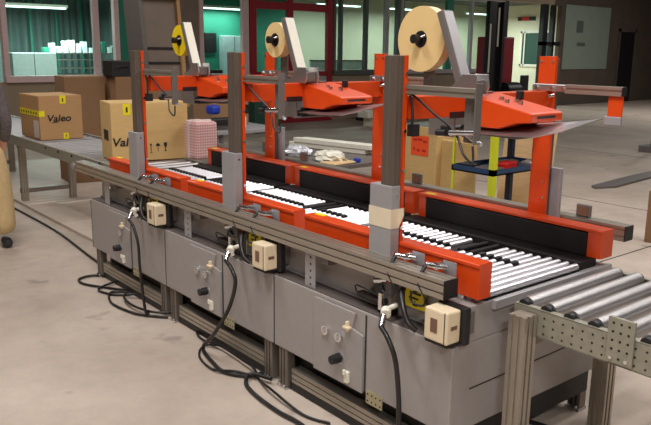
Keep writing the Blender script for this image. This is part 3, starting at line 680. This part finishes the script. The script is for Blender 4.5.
# wrapped clutter by the far rail near the right far column
def crumple(name, label, cat, cx_, cy_, cz_, sx_, sy_, sz_, m='foil', seed=1):
    rnd = random.Random(seed); bm = bmesh.new(); bmesh.ops.create_icosphere(bm, subdivisions=3, radius=1)
    for v in bm.verts:
        f = 1+rnd.uniform(-.22, .22); v.co = Vector((v.co.x*sx_*f, v.co.y*sy_*f, (max(v.co.z, -.55)+.55)*sz_/1.55*(1+rnd.uniform(-.15, .15) if v.co.z > -.5 else 1)))
    me = bpy.data.meshes.new(name); bm.to_mesh(me); bm.free(); me.materials.append(M[m])
    o = bpy.data.objects.new(name, me); COL.objects.link(o); o.location = (cx_, cy_, cz_); WL[o] = Vector((cx_, cy_, cz_))
    return tag(o, label, cat)
# workbench behind the middle sealer with white tubes and wrap
wb = thing('workbench', 'low grey bench behind the middle sealer, piled with white tubes', 'bench', (-5.9, 4.75, 0))
MB().box(-6.72, -5.15, 4.28, 5.2, .66, .70).build('bench_top', 'greyd', wb, .004)
for x in (-6.67, -5.25):
    for y in (4.32, 5.1): B(x, x+.05, y, y+.05, 0, .66).build('leg', 'greyd', wb)
for j in range(4):
    t = MB().box(0, 1.05, 0, .075, 0, .05)
    t.xf(Matrix.Translation((-6.6+.04*j, 4.86-.0*j+(j % 2)*.085, .702+(j//2)*.052)) @ Matrix.Rotation(math.radians(12), 4, 'Z'))
    tag(t.build('white_profile', 'white', None, .006), 'long white profile stacked on the grey bench', 'profile', 'white profiles stacked on the bench')
lump('cardboard_tray', 'plywood', 'tan board at the right end of the grey bench', 'board', -5.27, 4.46, .702, .2, .3, .02, .1)
crumple('crumpled_wrap', 'crumpled clear plastic wrap at the left on the grey bench', 'plastic wrap', -5.95, 4.50, .70, .16, .11, .10, seed=3)
crumple('crumpled_wrap', 'crumpled white plastic wrap at the right on the grey bench', 'plastic wrap', -5.45, 4.52, .70, .18, .13, .10, 'white', seed=5)
lump('steel_box', 'greyd', 'small dark steel box at the left end of the grey bench', 'box', -6.25, 4.40, .702, .22, .12, .11, .1)
lump('blue_block', 'bluepl', 'small blue block at the right end of the grey bench', 'block', -5.22, 4.66, .702, .06, .05, .04)
crumple('crumpled_wrap', 'crumpled clear wrap on the bottom of the cart beside the far column', 'plastic wrap', -3.72, 5.3, .215, .12, .2, .14, seed=9)

# clutter table behind the farthest sealer
tb = thing('side_table', 'grey table behind the farthest sealer, covered with clutter', 'table', (-7.2, 4.3, 0))
MB().box(-7.75, -6.7, 4.0, 4.85, .86, .90).build('table_top', 'sheath', tb, .004)
for x in (-7.7, -6.8):
    for y in (4.05, 4.75): B(x, x+.05, y, y+.05, 0, .86).build('leg', 'greyd', tb)
B(-7.70, -6.75, 4.04, 4.06, .30, .86).build('front_panel', 'sheath', tb)
carton('carton', 'brown cardboard box at the back of the cluttered grey table', 'box', (-7.2, 4.22, .903), .5, .4, .30, 0, 'cartond')
lump('blue_bag', 'bluepl', 'blue bundle on the grey table behind the farthest sealer', 'bag', -6.95, 4.10, 1.06, .12, .13, .10, .3, .03)
lump('black_hand_tool', 'black', 'black hand tool lying in front of the blue bundle', 'tool', -6.85, 4.15, .96, .10, .38, .07, .1, .02)
lump('white_tool_tip', 'white', 'white tin on the grey table beside the black hand tool', 'tin', -6.86, 4.42, .903, .07, .06, .13, 0, .015)
lump('grey_bin', 'greyd', 'grey plastic bin on the grey table under the blue bundle', 'bin', -6.94, 4.12, .903, .16, .24, .055, 0, .01)

# ------------------------------------------------------------------ background equipment
ch = thing('steel_chute', 'tall leaning taupe steel panel with dark ribs behind the farthest sealer', 'machine', (-10.2, 5.1, 0))
MB().prism([(4.86, .0), (5.40, .0), (5.40, 1.3), (5.26, 2.75), (4.72, 2.75), (4.86, 1.3)], 'x', -10.4, -10.0).build('panel', 'chute', ch, .01)
MB().prism([(4.86, .9), (4.80, .9), (4.67, 2.8), (4.72, 2.8)], 'x', -10.45, -9.94).build('side_rail', 'greyd', ch)
MB().prism([(5.40, .9), (5.46, .9), (5.31, 2.8), (5.26, 2.8)], 'x', -10.45, -9.94).build('side_rail', 'carton', ch, label='brown side rail')
for z in (1.53, 1.74): B(-10.0, -9.97, 4.84, 5.34, z, z+.03).build('rib', 'black', ch)
MB().box(-10.45, -9.9, 4.70, 5.28, 2.44, 2.50).build('cross_bar', 'black', ch)

gb = thing('green_bin', 'dark green bin standing on the floor by the back partition', 'bin', (-13.2, 9.0, 0))
MB().prism([(8.7, 0), (9.32, 0), (9.35, .72), (8.67, .72)], 'x', -13.5, -13.0).build('bin_body', 'greenmt', gb, .02); B(-13.52, -12.98, 8.64, 9.38, .72, .77).build('lid', 'greenmt', gb, .01)
db = thing('storage_crate', 'black storage crate on the floor by the back wall', 'crate', (-13.9, 13.4, 0))
MB().box(-14.2, -13.6, 12.6, 13.9, .0, .42).build('crate_body', 'black', db, .01)
lump('white_box', 'white', 'white box resting on the floor in front of the black crate', 'box', -12.8, 12.05, 0, .4, .55, .22, 0)
lump('white_box', 'white', 'white box on top of the floor-standing white box', 'box', -12.8, 11.85, .225, .4, .6, .16, 0)

# black lift truck
ft = thing('lift_truck', 'black lift truck mast with a dark red body near the back wall', 'lift truck', (-12.2, 15.6, 0))
for y in (15.0, 15.55): B(-12.1, -11.98, y, y+.10, 0.0, 3.0).build('mast_rail', 'black', ft, .005)
MB().box(-12.12, -12.06, 15.1, 15.55, .2, 3.0).build('mast_back', 'black', ft)
for y, z0, z1 in ((15.02, 1.25, 2.45), (15.33, 1.9, 2.85)): B(-11.978, -11.965, y, y+.05, z0, z1).build('chrome_strip', 'white', ft)
MB().box(-12.75, -12.12, 15.5, 16.25, .1, 2.15).build('truck_body', 'redframe', ft, .03)
MB().box(-12.1, -11.4, 15.1, 15.25, .02, .08).box(-12.1, -11.4, 15.5, 15.65, .02, .08).build('fork', 'black', ft)
for y in (15.1, 16.1):
    MB().cyl((-12.4, y-.05, .12), (-12.4, y+.05, .12), .12, 18).build('wheel', 'black', ft)
MB().box(-12.7, -12.2, 15.2, 15.6, .3, .9).cyl((-12.0, 15.75, .8), (-12.0, 16.3, .8), .2, 14).build('battery_cover', 'black', ft, .03)
wkc = thing('work_chair', 'dark swivel chair in front of the white-framed doorway', 'chair', (-12.3, 17.3, 0))
MB().box(-12.5, -12.1, 17.1, 17.5, .55, .62).build('seat', 'black', wkc, .02); MB().box(-12.52, -12.47, 17.12, 17.48, .7, 1.15).build('backrest', 'black', wkc, .02)
MB().cyl((-12.3, 17.3, .08), (-12.3, 17.3, .55), .03, 10).build('column', 'greyd', wkc)
for a in range(5): MB().cyl((-12.3, 17.3, .1), (-12.3+.28*math.cos(a*1.2566), 17.3+.28*math.sin(a*1.2566), .04), .02, 8).build('leg', 'black', wkc)

# floor pieces on the right
tag(MB().prism([(-5.22, 8.88), (-5.12, 8.80), (-5.0, 9.1), (-5.22, 11.6), (-5.42, 11.6), (-5.33, 10.0)], 'z', 0, .03).build('floor_shadow', 'greyd'), 'flat dark painted shadow on the floor at the right', 'floor shadow')  # dark flat shape, a shadow painted onto the floor
st = thing('machine_foot', 'dark machine foot at the right edge beyond the floor shadow', 'stand', (-6.4, 13.2, 0))
MB().box(-6.75, -6.45, 12.95, 13.3, 0, .12).build('base', 'greyd', st, .01); B(-6.6, -6.5, 13.1, 13.2, .12, 1.0).build('post', 'black', st)
rp = MB().box(-3.32, -3.24, 6.66, 6.74, 0, .5).build('rust_post', 'cartond', None, .005); tag(rp, 'short rust-brown post standing at the right edge', 'post')

# ------------------------------------------------------------------ person at the left edge
def skin(name, pts, edges, radii, m, parent, sub=2, rootv=0):
    me = bpy.data.meshes.new(name); o0 = WL[parent]
    me.from_pydata([Vector(p)-o0 for p in pts], edges, []); me.update()
    o = bpy.data.objects.new(name, me); COL.objects.link(o); o.parent = parent
    sk = o.modifiers.new('skin', 'SKIN'); sk.use_smooth_shade = True
    for i, v in enumerate(me.skin_vertices[0].data):
        r = radii[i]; v.radius = r if isinstance(r, tuple) else (r, r); v.use_root = (i == rootv)
    s = o.modifiers.new('sub', 'SUBSURF'); s.levels = sub; s.render_levels = sub
    me.materials.append(M[m]); return o
px, py = -6.64, 1.60
pe = thing('person', 'person at the left edge in a grey jacket and khaki trousers, facing away', 'person', (px, py, 0))
def q(f, s, z): # f forward (away = -X), s to the person's right (+Y)
    return (px - f, py + s, z)
# body: head, neck, hands
skin('body', [q(0, 0, .95), q(.0, 0, 1.15), q(.0, 0, 1.40), q(.02, 0, 1.50), q(.03, 0, 1.56), q(.035, 0, 1.66), q(.03, 0, 1.73),
              q(0, .19, 1.40), q(.0, .25, 1.12), q(.10, .25, .90), q(.13, .25, .82),
              q(0, -.19, 1.40), q(.0, -.25, 1.12), q(.10, -.25, .90), q(.13, -.25, .82)],
     [(0, 1), (1, 2), (2, 3), (3, 4), (4, 5), (5, 6), (2, 7), (7, 8), (8, 9), (9, 10), (2, 11), (11, 12), (12, 13), (13, 14)],
     [(.13, .1), (.12, .09), (.13, .09), .055, .065, .088, .06, .05, .042, .03, .028, .05, .042, .03, .028], 'skin', pe)
for s in (.25, -.25):
    for i in range(4):
        y_ = -.03+.02*i
        skin('finger', [q(.14, s+y_, .81), q(.155, s+y_, .775), q(.15, s+y_, .745-(.01 if i in (1, 2) else 0))], [(0, 1), (1, 2)], [.010, .009, .007], 'skin', pe, 1)
    skin('thumb', [q(.13, s-math.copysign(.03, s), .85), q(.16, s-math.copysign(.05, s), .81), q(.17, s-math.copysign(.05, s), .785)], [(0, 1), (1, 2)], [.012, .010, .008], 'skin', pe, 1)
skin('jacket', [q(.0, 0, .93), q(.0, 0, 1.15), q(.0, 0, 1.38), q(.01, 0, 1.47), q(0, .20, 1.39), q(.0, .26, 1.12), q(.09, .26, .93),
                q(0, -.20, 1.39), q(.0, -.26, 1.12), q(.09, -.26, .93)],
     [(0, 1), (1, 2), (2, 3), (2, 4), (4, 5), (5, 6), (2, 7), (7, 8), (8, 9)],
     [(.185, .14), (.175, .13), (.17, .12), .075, .075, .062, .048, .075, .062, .048], 'jacket', pe)
skin('trousers', [q(0, 0, .98), q(0, 0, .88), q(.0, .11, .78), q(.02, .15, .48), q(.0, .19, .12), q(0, -.11, .78), q(.10, -.11, .48), q(.06, -.12, .12)],
     [(0, 1), (1, 2), (2, 3), (3, 4), (1, 5), (5, 6), (6, 7)], [(.19, .16), (.20, .18), .16, .135, .10, .14, .11, .08], 'khaki', pe)
for s, f in ((.20, .0), (-.12, .06)):
    skin('shoe', [q(f-.03, s, .05), q(f+.10, s+.01*(1 if s > 0 else -1), .045), q(f+.20, s+.02*(1 if s > 0 else -1), .035)], [(0, 1), (1, 2)], [(.045, .048), (.042, .045), (.032, .035)], 'shoe', pe, 2)
hb = bmesh.new(); bmesh.ops.create_uvsphere(hb, u_segments=24, v_segments=16, radius=1)
for v in list(hb.verts):
    if v.co.z < -.45 or (v.co.x < -.35 and v.co.z < .35): hb.verts.remove(v)
for v in hb.verts: v.co = Vector((v.co.x*.112, v.co.y*.095, v.co.z*.125))
hm = bpy.data.meshes.new('hair'); hb.to_mesh(hm); hb.free(); hm.materials.append(M['hair'])
for p_ in hm.polygons: p_.use_smooth = True
ho_ = bpy.data.objects.new('hair', hm); COL.objects.link(ho_); ho_.parent = pe; ho_.location = Vector(q(.02, 0, 1.68))-WL[pe]
sm_ = ho_.modifiers.new('solid', 'SOLIDIFY'); sm_.thickness = .012
# face parts (facing away from the camera)
for s in (.033, -.033): 
    e = MB().cyl(q(.115, s, 1.655), q(.122, s, 1.655), .010, 12).build('eye', 'white', pe)
MB().prism([(px-.12, 1.645), (px-.147, 1.615), (px-.115, 1.612)], 'y', py-.011, py+.011).build('nose', 'skin', pe, .004)
MB().box(px-.125, px-.11, py-.024, py+.024, 1.583, 1.592).build('mouth', 'redframe', pe, .003)
for s in (.09, -.09): MB().box(px-.04, px-.005, py+s-.008, py+s+.008, 1.625, 1.685).build('ear', 'skin', pe, .007)

# ------------------------------------------------------------------ building shell
XW = -14.6
struct(B(-24, 6, -6, 36, -.1, 0).build('floor', 'floor'))
fj = [((-5.05, 7.888), (-3.6, 8.46)), ((-7.97, 12.3), (-5.6, 12.05))]
# saw-cut joints in the slab
jm = MB()
for yj in (8.05, 12.25, 16.5): jm.box(-14.5, 5.9, yj, yj+.014, .0, .0015)
for xj in (-3.2, -11.0): jm.box(xj, xj+.014, 4.0, 30, .0, .0015)
struct(jm.build('trim_1', 'groove'))
struct(B(XW, 6, -6, 36, 5.4, 5.5).build('ceiling', 'ceil'))
struct(B(6, 6.1, -6, 36, 0, 5.4).build('wall_front', 'wallb'))
struct(B(XW, 6, -6.1, -6, 0, 5.4).build('wall_left', 'wallb'))
struct(B(XW, 6, 36, 36.1, 0, 5.4).build('wall_right', 'walldk'))
SZ, TZ = 1.16, 3.3
# back wall: below sill and above windows, in two finishes
wl = MB().box(XW-.15, XW, -6, 9.60, 0, SZ-.06).box(XW-.15, XW, -6, 4.0, SZ-.06, 5.4).box(XW-.15, XW, 4.0, 9.6, TZ, 5.4)
wl.box(XW-.15, XW, 12.10, 17.0, 0, SZ).box(XW-.15, XW, 9.6, 21.6, TZ, 5.4).box(XW-.15, XW, 17.0, 19.0, 0, SZ)
struct(wl.build('wall_back', 'wallb'))
struct(MB().box(XW-.15, XW, 22.0, 36, 0, 5.4).box(XW-.15, XW, 21.6, 22.0, TZ, 5.4).build('wall_back_dark', 'walldk'))
struct(B(XW-.15, XW+.02, 6.46, 6.79, 0, TZ).build('trim_2', 'teal'))
struct(B(XW-.15, XW, 6.80, 8.3, SZ-.06, TZ).build('trim_3', 'chute'))
# windows
def window(n, y0, y1, z0, z1, mull, fm='pinkframe', wdt=.10, mm_='darkmull'):
    t = thing('window_%d' % n, None, None, (XW, (y0+y1)/2, z0)); t['kind'] = 'structure'
    f = MB().box(XW-.1, XW+.04, y0, y0+wdt, z0+.05, z1).box(XW-.1, XW+.04, y1-wdt, y1, z0+.05, z1).box(XW-.12, XW+.08, y0, y1, z0-.07, z0+.05).box(XW-.1, XW+.04, y0+wdt, y1-wdt, z1-.08, z1)
    f.build('window_frame', fm, t)
    for (a, w_, m2) in mull: B(XW-.08, XW+.03, a, a+w_, z0+.05, z1-.08).build('mullion', m2, t)
    B(XW-.045, XW-.035, y0+.02, y1-.02, z0+.02, z1-.02).build('pane', 'glass', t)
window(1, 4.15, 6.44, SZ, TZ, [(5.90, .12, 'pinkframe')])
window(2, 8.3, 9.58, SZ, TZ, [(9.42, .12, 'pinkframe')])
window(3, 12.12, 14.45, SZ+.06, TZ, [(12.35, .08, 'darkmull'), (13.2, .10, 'darkmull'), (13.93, .12, 'panelg')], 'darkmull', .08)
window(4, 14.5, 19.0, SZ+.06, TZ, [(14.52, .1, 'darkmull'), (16.35, .25, 'teal'), (17.4, .1, 'panelg')], 'panelg', .08)
# red framed glazed partition with door
d = thing('door_1', None, None, (XW, 10.85, 0)); d['kind'] = 'structure'
df = MB()
for y0, y1 in ((9.62, 9.80), (10.70, 10.86), (11.93, 12.10)): df.box(XW-.08, XW+.03, y0, y1, 0, 3.3)
for ya, yb in ((9.80, 10.70), (10.86, 11.93)):
    for za, zb in ((2.68, 2.86), (1.13, 1.24), (0, .10), (3.22, 3.3)): df.box(XW-.07, XW+.02, ya, yb, za, zb)
df.build('door_frame', 'redframe', d)
MB().box(XW-.05, XW, 9.80, 10.70, .10, 1.13).box(XW-.05, XW, 10.86, 11.93, .10, 1.13).build('door_panel', 'panelg', d)
B(XW-.045, XW-.035, 9.8, 11.93, 1.24, 3.25).build('pane', 'glass', d)
MB().box(XW+.0, XW+.06, 10.60, 10.66, 1.0, 1.12).build('door_handle', 'chrome', d)
# doorway with cream room behind, dark posts
struct(MB().box(XW-.1, XW+.06, 18.95, 19.1, 0, TZ).box(XW-.1, XW+.06, 20.95, 21.2, 0, TZ).box(XW-.1, XW+.06, 21.5, 21.62, 0, TZ).box(XW-.1, XW+.06, 20.95, 22.0, 2.0, 2.12).build('trim_4', 'black'))
# pale green board on the dark wall
t = thing('wall_board', 'large pale green board on the dark wall at the right', 'board', (XW+.03, 23.6, 1.25))
MB().box(XW+.002, XW+.04, 22.2, 25.0, 1.22, 3.35).build('board_panel', 'palegreen', t); 
B(XW+.04, XW+.05, 22.9, 23.3, 2.45, 2.85).build('round_emblem_plate', 'darkmull', t, .01); B(XW+.04, XW+.048, 23.0, 23.5, 2.0, 2.12).build('notice_strip', 'darkmull', t)
t = thing('door_2', None, None, (XW+.03, 26.3, 0)); t['kind'] = 'structure'
B(XW+.002, XW+.05, 25.8, 26.8, 0, 2.55).build('door_leaf', 'black', t); MB().box(XW+.0, XW+.06, 25.7, 25.8, 0, 2.65).box(XW, XW+.06, 26.8, 26.9, 0, 2.65).box(XW, XW+.06, 25.7, 26.9, 2.55, 2.65).build('door_frame', 'walldk', t)
# office behind the glass
struct(B(-21.1, -21, 2, 8.05, 0, 3.4).build('wall_office_left', 'teal'))
struct(B(-18.1, -18, 8.13, 13.35, 0, 3.4).build('wall_office_middle', 'teal'))
struct(B(-18.1, -18, 13.35, 22.5, 0, 3.4).build('wall_office_right', 'cream'))
struct(B(-24, XW-.15, 1.9, 2, 0, 3.4).build('wall_office_side', 'teal'))
struct(B(-21, XW-.15, 22.5, 22.6, 0, 3.4).build('wall_office_end', 'creamw'))
struct(B(-24, XW-.15, 1.9, 22.6, 3.4, 3.5).build('ceiling_office', 'ceil'))
struct(B(-21, -17.5, 8.05, 8.13, 0, 3.4).build('wall_office_divider', 'tealdk'))
cu = thing('curtain', 'long dark green curtain inside the left office', 'curtain', (-20, 6, .0))
cm_ = MB()
pts = []
y = 3.2; i = 0
while y < 8.0: pts.append((-19.6+(.05 if i % 2 else 0), y)); y += .09; i += 1
cm_.prism(pts + [(p[0]-.015, p[1]) for p in pts[::-1]], 'z', .6, 3.05); cm_.build('cloth', 'tealdk', cu)
MB().box(-19.65, -19.5, 3.1, 8.0, 3.05, 3.10).build('curtain_rail', 'panelg', cu)
for y in (6.2, 6.85, 7.5): B(-19.4, -19.36, y, y+.04, .0, 3.35).build('pole', 'teal', cu)
# office furniture (left)
def desk(x, y0, y1, label):
    t = thing('office_desk', label, 'desk', (x, (y0+y1)/2, 0))
    B(x-.35, x+.35, y0, y1, .76, .80).build('desk_top', 'desk', t, .004)
    B(x+.30, x+.34, y0+.02, y1-.02, .0, .76).build('front_panel', 'desk', t)
    for y in (y0+.02, y1-.06): B(x-.33, x-.29, y, y+.04, 0, .76).build('leg', 'greyd', t)
desk(-17.4, 6.8, 8.0, 'pale office desk behind the teal pillar')
desk(-17.2, 9.5, 11.6, 'pale office desk behind the red door frames')
desk(-17.0, 12.0, 13.1, 'pale office desk to the right of the red door frames')
rnd = random.Random(11)
sf = thing('parts_shelf', 'dark shelf rack with boxes and papers inside the left office', 'shelf', (-17.9, 7.0, 0))
for y in (6.0, 7.95): MB().box(-18.2, -17.8, y, y+.04, 0, 1.62).build('upright', 'greyd', sf)
for z in (.55, .95, 1.1, 1.25, 1.45, 1.60): B(-18.2, -17.8, 6.0, 7.99, z, z+.025).build('shelf', 'greyd', sf)
nm_i = 0
for i in range(16):
    y = 5.55 + i*.155; h_ = rnd.uniform(.08, .30); m_ = rnd.choice(['office', 'office', 'desk', 'white', 'teal', 'yellow' if i > 8 else 'office'])
    if y > 7.9: break
    if y < 6.0: continue
    lump('office_item', m_, 'small pale item on top of the office shelf rack', 'office item', -17.95, y+.05, 1.626, .2, .10+rnd.random()*.03, h_, 0, .008)['group'] = 'items on top of the office shelf rack'
for i, (y, h_, m_) in enumerate(((9.75, .30, 'office'), (10.2, .42, 'black'), (10.6, .25, 'office'), (11.0, .36, 'desk'), (11.35, .22, 'office'), (12.3, .40, 'black'), (12.7, .30, 'desk'), (9.6, .2, 'desk'))):
    lb = ['white box at the left of the middle office desk', 'black screen on the middle office desk', 'low white box beside the black screen', 'pale case right of centre on the middle office desk', 'low white box at the right end of the middle office desk', 'black screen on the right office desk', 'pale case on the right office desk', ''][i]
    if i < 7: lump('office_box', m_, lb, 'screen' if m_ == 'black' else 'box', -17.1, y, .802, .25, .26, h_, 0, .01)
# low partition behind window 3
t = thing('office_partition', 'pale blue low partition behind the right office window', 'partition', (-16.5, 13.6, 0))
MB().box(-16.55, -16.5, 12.9, 14.9, 0, 1.45).build('panel', 'desk', t, .005); B(-16.56, -16.49, 12.9, 14.9, 1.45, 1.49).build('top_trim', 'greyd', t)
t = thing('notice_board', 'dark notice board on the teal office wall', 'board', (-17.97, 10.6, 1.68)); MB().box(-17.998, -17.95, 10.38, 10.74, 1.66, 2.18).build('board_panel', 'black', t); 
t = thing('wall_cabinet', 'pale cabinet on the teal office wall', 'cabinet', (-17.85, 11.2, 1.2)); MB().box(-17.998, -17.75, 10.85, 11.55, 1.1, 2.12).build('cabinet_body', 'desk', t, .01); B(-17.75, -17.745, 11.19, 11.205, 1.12, 2.1).build('door_gap', 'greyd', t)
# inner window and red sign in the cream room
t = thing('inner_window', 'white framed inner window in the cream room', 'window', (-15.9, 22.46, 1.3))
MB().box(-16.50, -16.42, 22.44, 22.499, 1.30, 2.5).box(-16.34, -16.29, 22.44, 22.499, 1.30, 2.5).box(-16.5, -15.2, 22.44, 22.499, 2.44, 2.55).box(-16.5, -15.2, 22.44, 22.499, 1.28, 1.36).build('frame', 'white', t); B(-16.42, -15.2, 22.47, 22.49, 1.36, 2.44).build('pane', 'greenmt', t)
t = thing('wall_sign', 'dark wall sign with a red field in the cream room', 'sign', (-16.3, 22.45, 2.87))
B(-16.68, -15.95, 22.46, 22.499, 2.87, 3.0).build('sign_plate', 'black', t); B(-16.5, -16.2, 22.455, 22.46, 2.875, 2.995).build('red_field', 'redpl', t)
pc = thing('pale_cabinet', 'pale office cabinet left of the shelf rack behind the left window', 'cabinet', (-17.3, 5.5, 0))
MB().box(-17.5, -17.0, 5.02, 5.98, .0, 1.62).build('cabinet_body', 'office', pc, .01); B(-17.0, -16.995, 5.48, 5.495, .05, 1.6).build('door_gap', 'greyd', pc)

# ------------------------------------------------------------------ lamps
def area(name, loc, sx, sy, power, rot=(0, 0, 0), col=(1, .93, .84), spread=PI):
    l = bpy.data.lights.new(name, 'AREA'); l.shape = 'RECTANGLE'; l.size = sx; l.size_y = sy; l.energy = power; l.color = col; l.spread = spread
    o = bpy.data.objects.new(name, l); COL.objects.link(o); o.location = loc; o.rotation_euler = rot; return o
def fixture(x, y, power, z=5.0, lx=.5, ly=1.6, col=(1, .965, .95)):
    t = thing('ceiling_light', 'long unseen ceiling light hanging over the hall', 'ceiling light', (x, y, z), 'ceiling lights over the hall')
    MB().box(x-lx/2-.05, x+lx/2+.05, y-ly/2-.05, y+ly/2+.05, z+.02, z+.10).build('housing', 'white', t, .01)
    for a in (-.3, .3): MB().cyl((x, y+a*ly, z+.10), (x, y+a*ly, 5.4), .008, 8).build('hanger', 'greyd', t)
    area('lamp', (x, y, z), lx, ly, power, col=col)
fixture(-1.2, .6, 170)
fixture(3.0, -2.0, 330)
fixture(-4.6, .5, 125)
for x, pw_ in ((.2, 80), (-1.5, 80), (-3.2, 75), (-4.9, 45), (-6.6, 40)): fixture(x, 6.6, pw_, 5.0, 1.2, 2.4)
fixture(-9.6, 2.5, 110)
fixture(-5, 13.0, 60)
fixture(-9, 22.0, 260)  # added unseen fill light, lifts the dark far end of the hall
# office lamps
def office_lamp(x, y0, y1, z, power, label):
    t = thing('office_light', label, 'ceiling light', (x, (y0+y1)/2, z))
    MB().box(x-.12, x+.12, y0, y1, z+.03, z+.09).build('housing', 'white', t, .01)
    MB().cyl((x-.05, y0+.03, z+.012), (x-.05, y1-.03, z+.012), .016, 10).cyl((x+.05, y0+.03, z+.012), (x+.05, y1-.03, z+.012), .016, 10).build('tube', 'tubeg', t)
    for y in (y0+.2, y1-.2): MB().cyl((x, y, z+.09), (x, y, 3.4), .006, 6).build('hanger', 'greyd', t)
    area('lamp', (x, (y0+y1)/2, z-.02), .2, y1-y0, power, col=(.85, 1, .96))
office_lamp(-17.6, 5.1, 6.5, 2.62, 190, 'fluorescent office light behind the left window')
office_lamp(-15.7, 5.2, 6.6, 3.25, 60, 'added hidden office fill light close to the left window')  # added out of view to brighten the cabinets behind the glass
office_lamp(-17.6, 10.0, 11.4, 2.80, 45, 'fluorescent office light behind the red door frames')
office_lamp(-16.6, 13.2, 14.8, 3.0, 65, 'fluorescent office light behind the right office window')
office_lamp(-16.6, 16.0, 17.6, 3.0, 90, 'added office fill light behind the lift truck')  # added fill, brightens the cream wall behind the truck
office_lamp(-16.6, 19.6, 21.2, 3.0, 110, 'fluorescent light in the cream room')

w = bpy.data.worlds.new('world'); scn.world = w; w.use_nodes = True
w.node_tree.nodes['Background'].inputs[0].default_value = (.5, .5, .5, 1); w.node_tree.nodes['Background'].inputs[1].default_value = .05
vs = scn.view_settings; vs.view_transform = 'Standard'; vs.look = 'None'; vs.gamma = 1; vs.exposure = -0.1; vs.use_curve_mapping = False
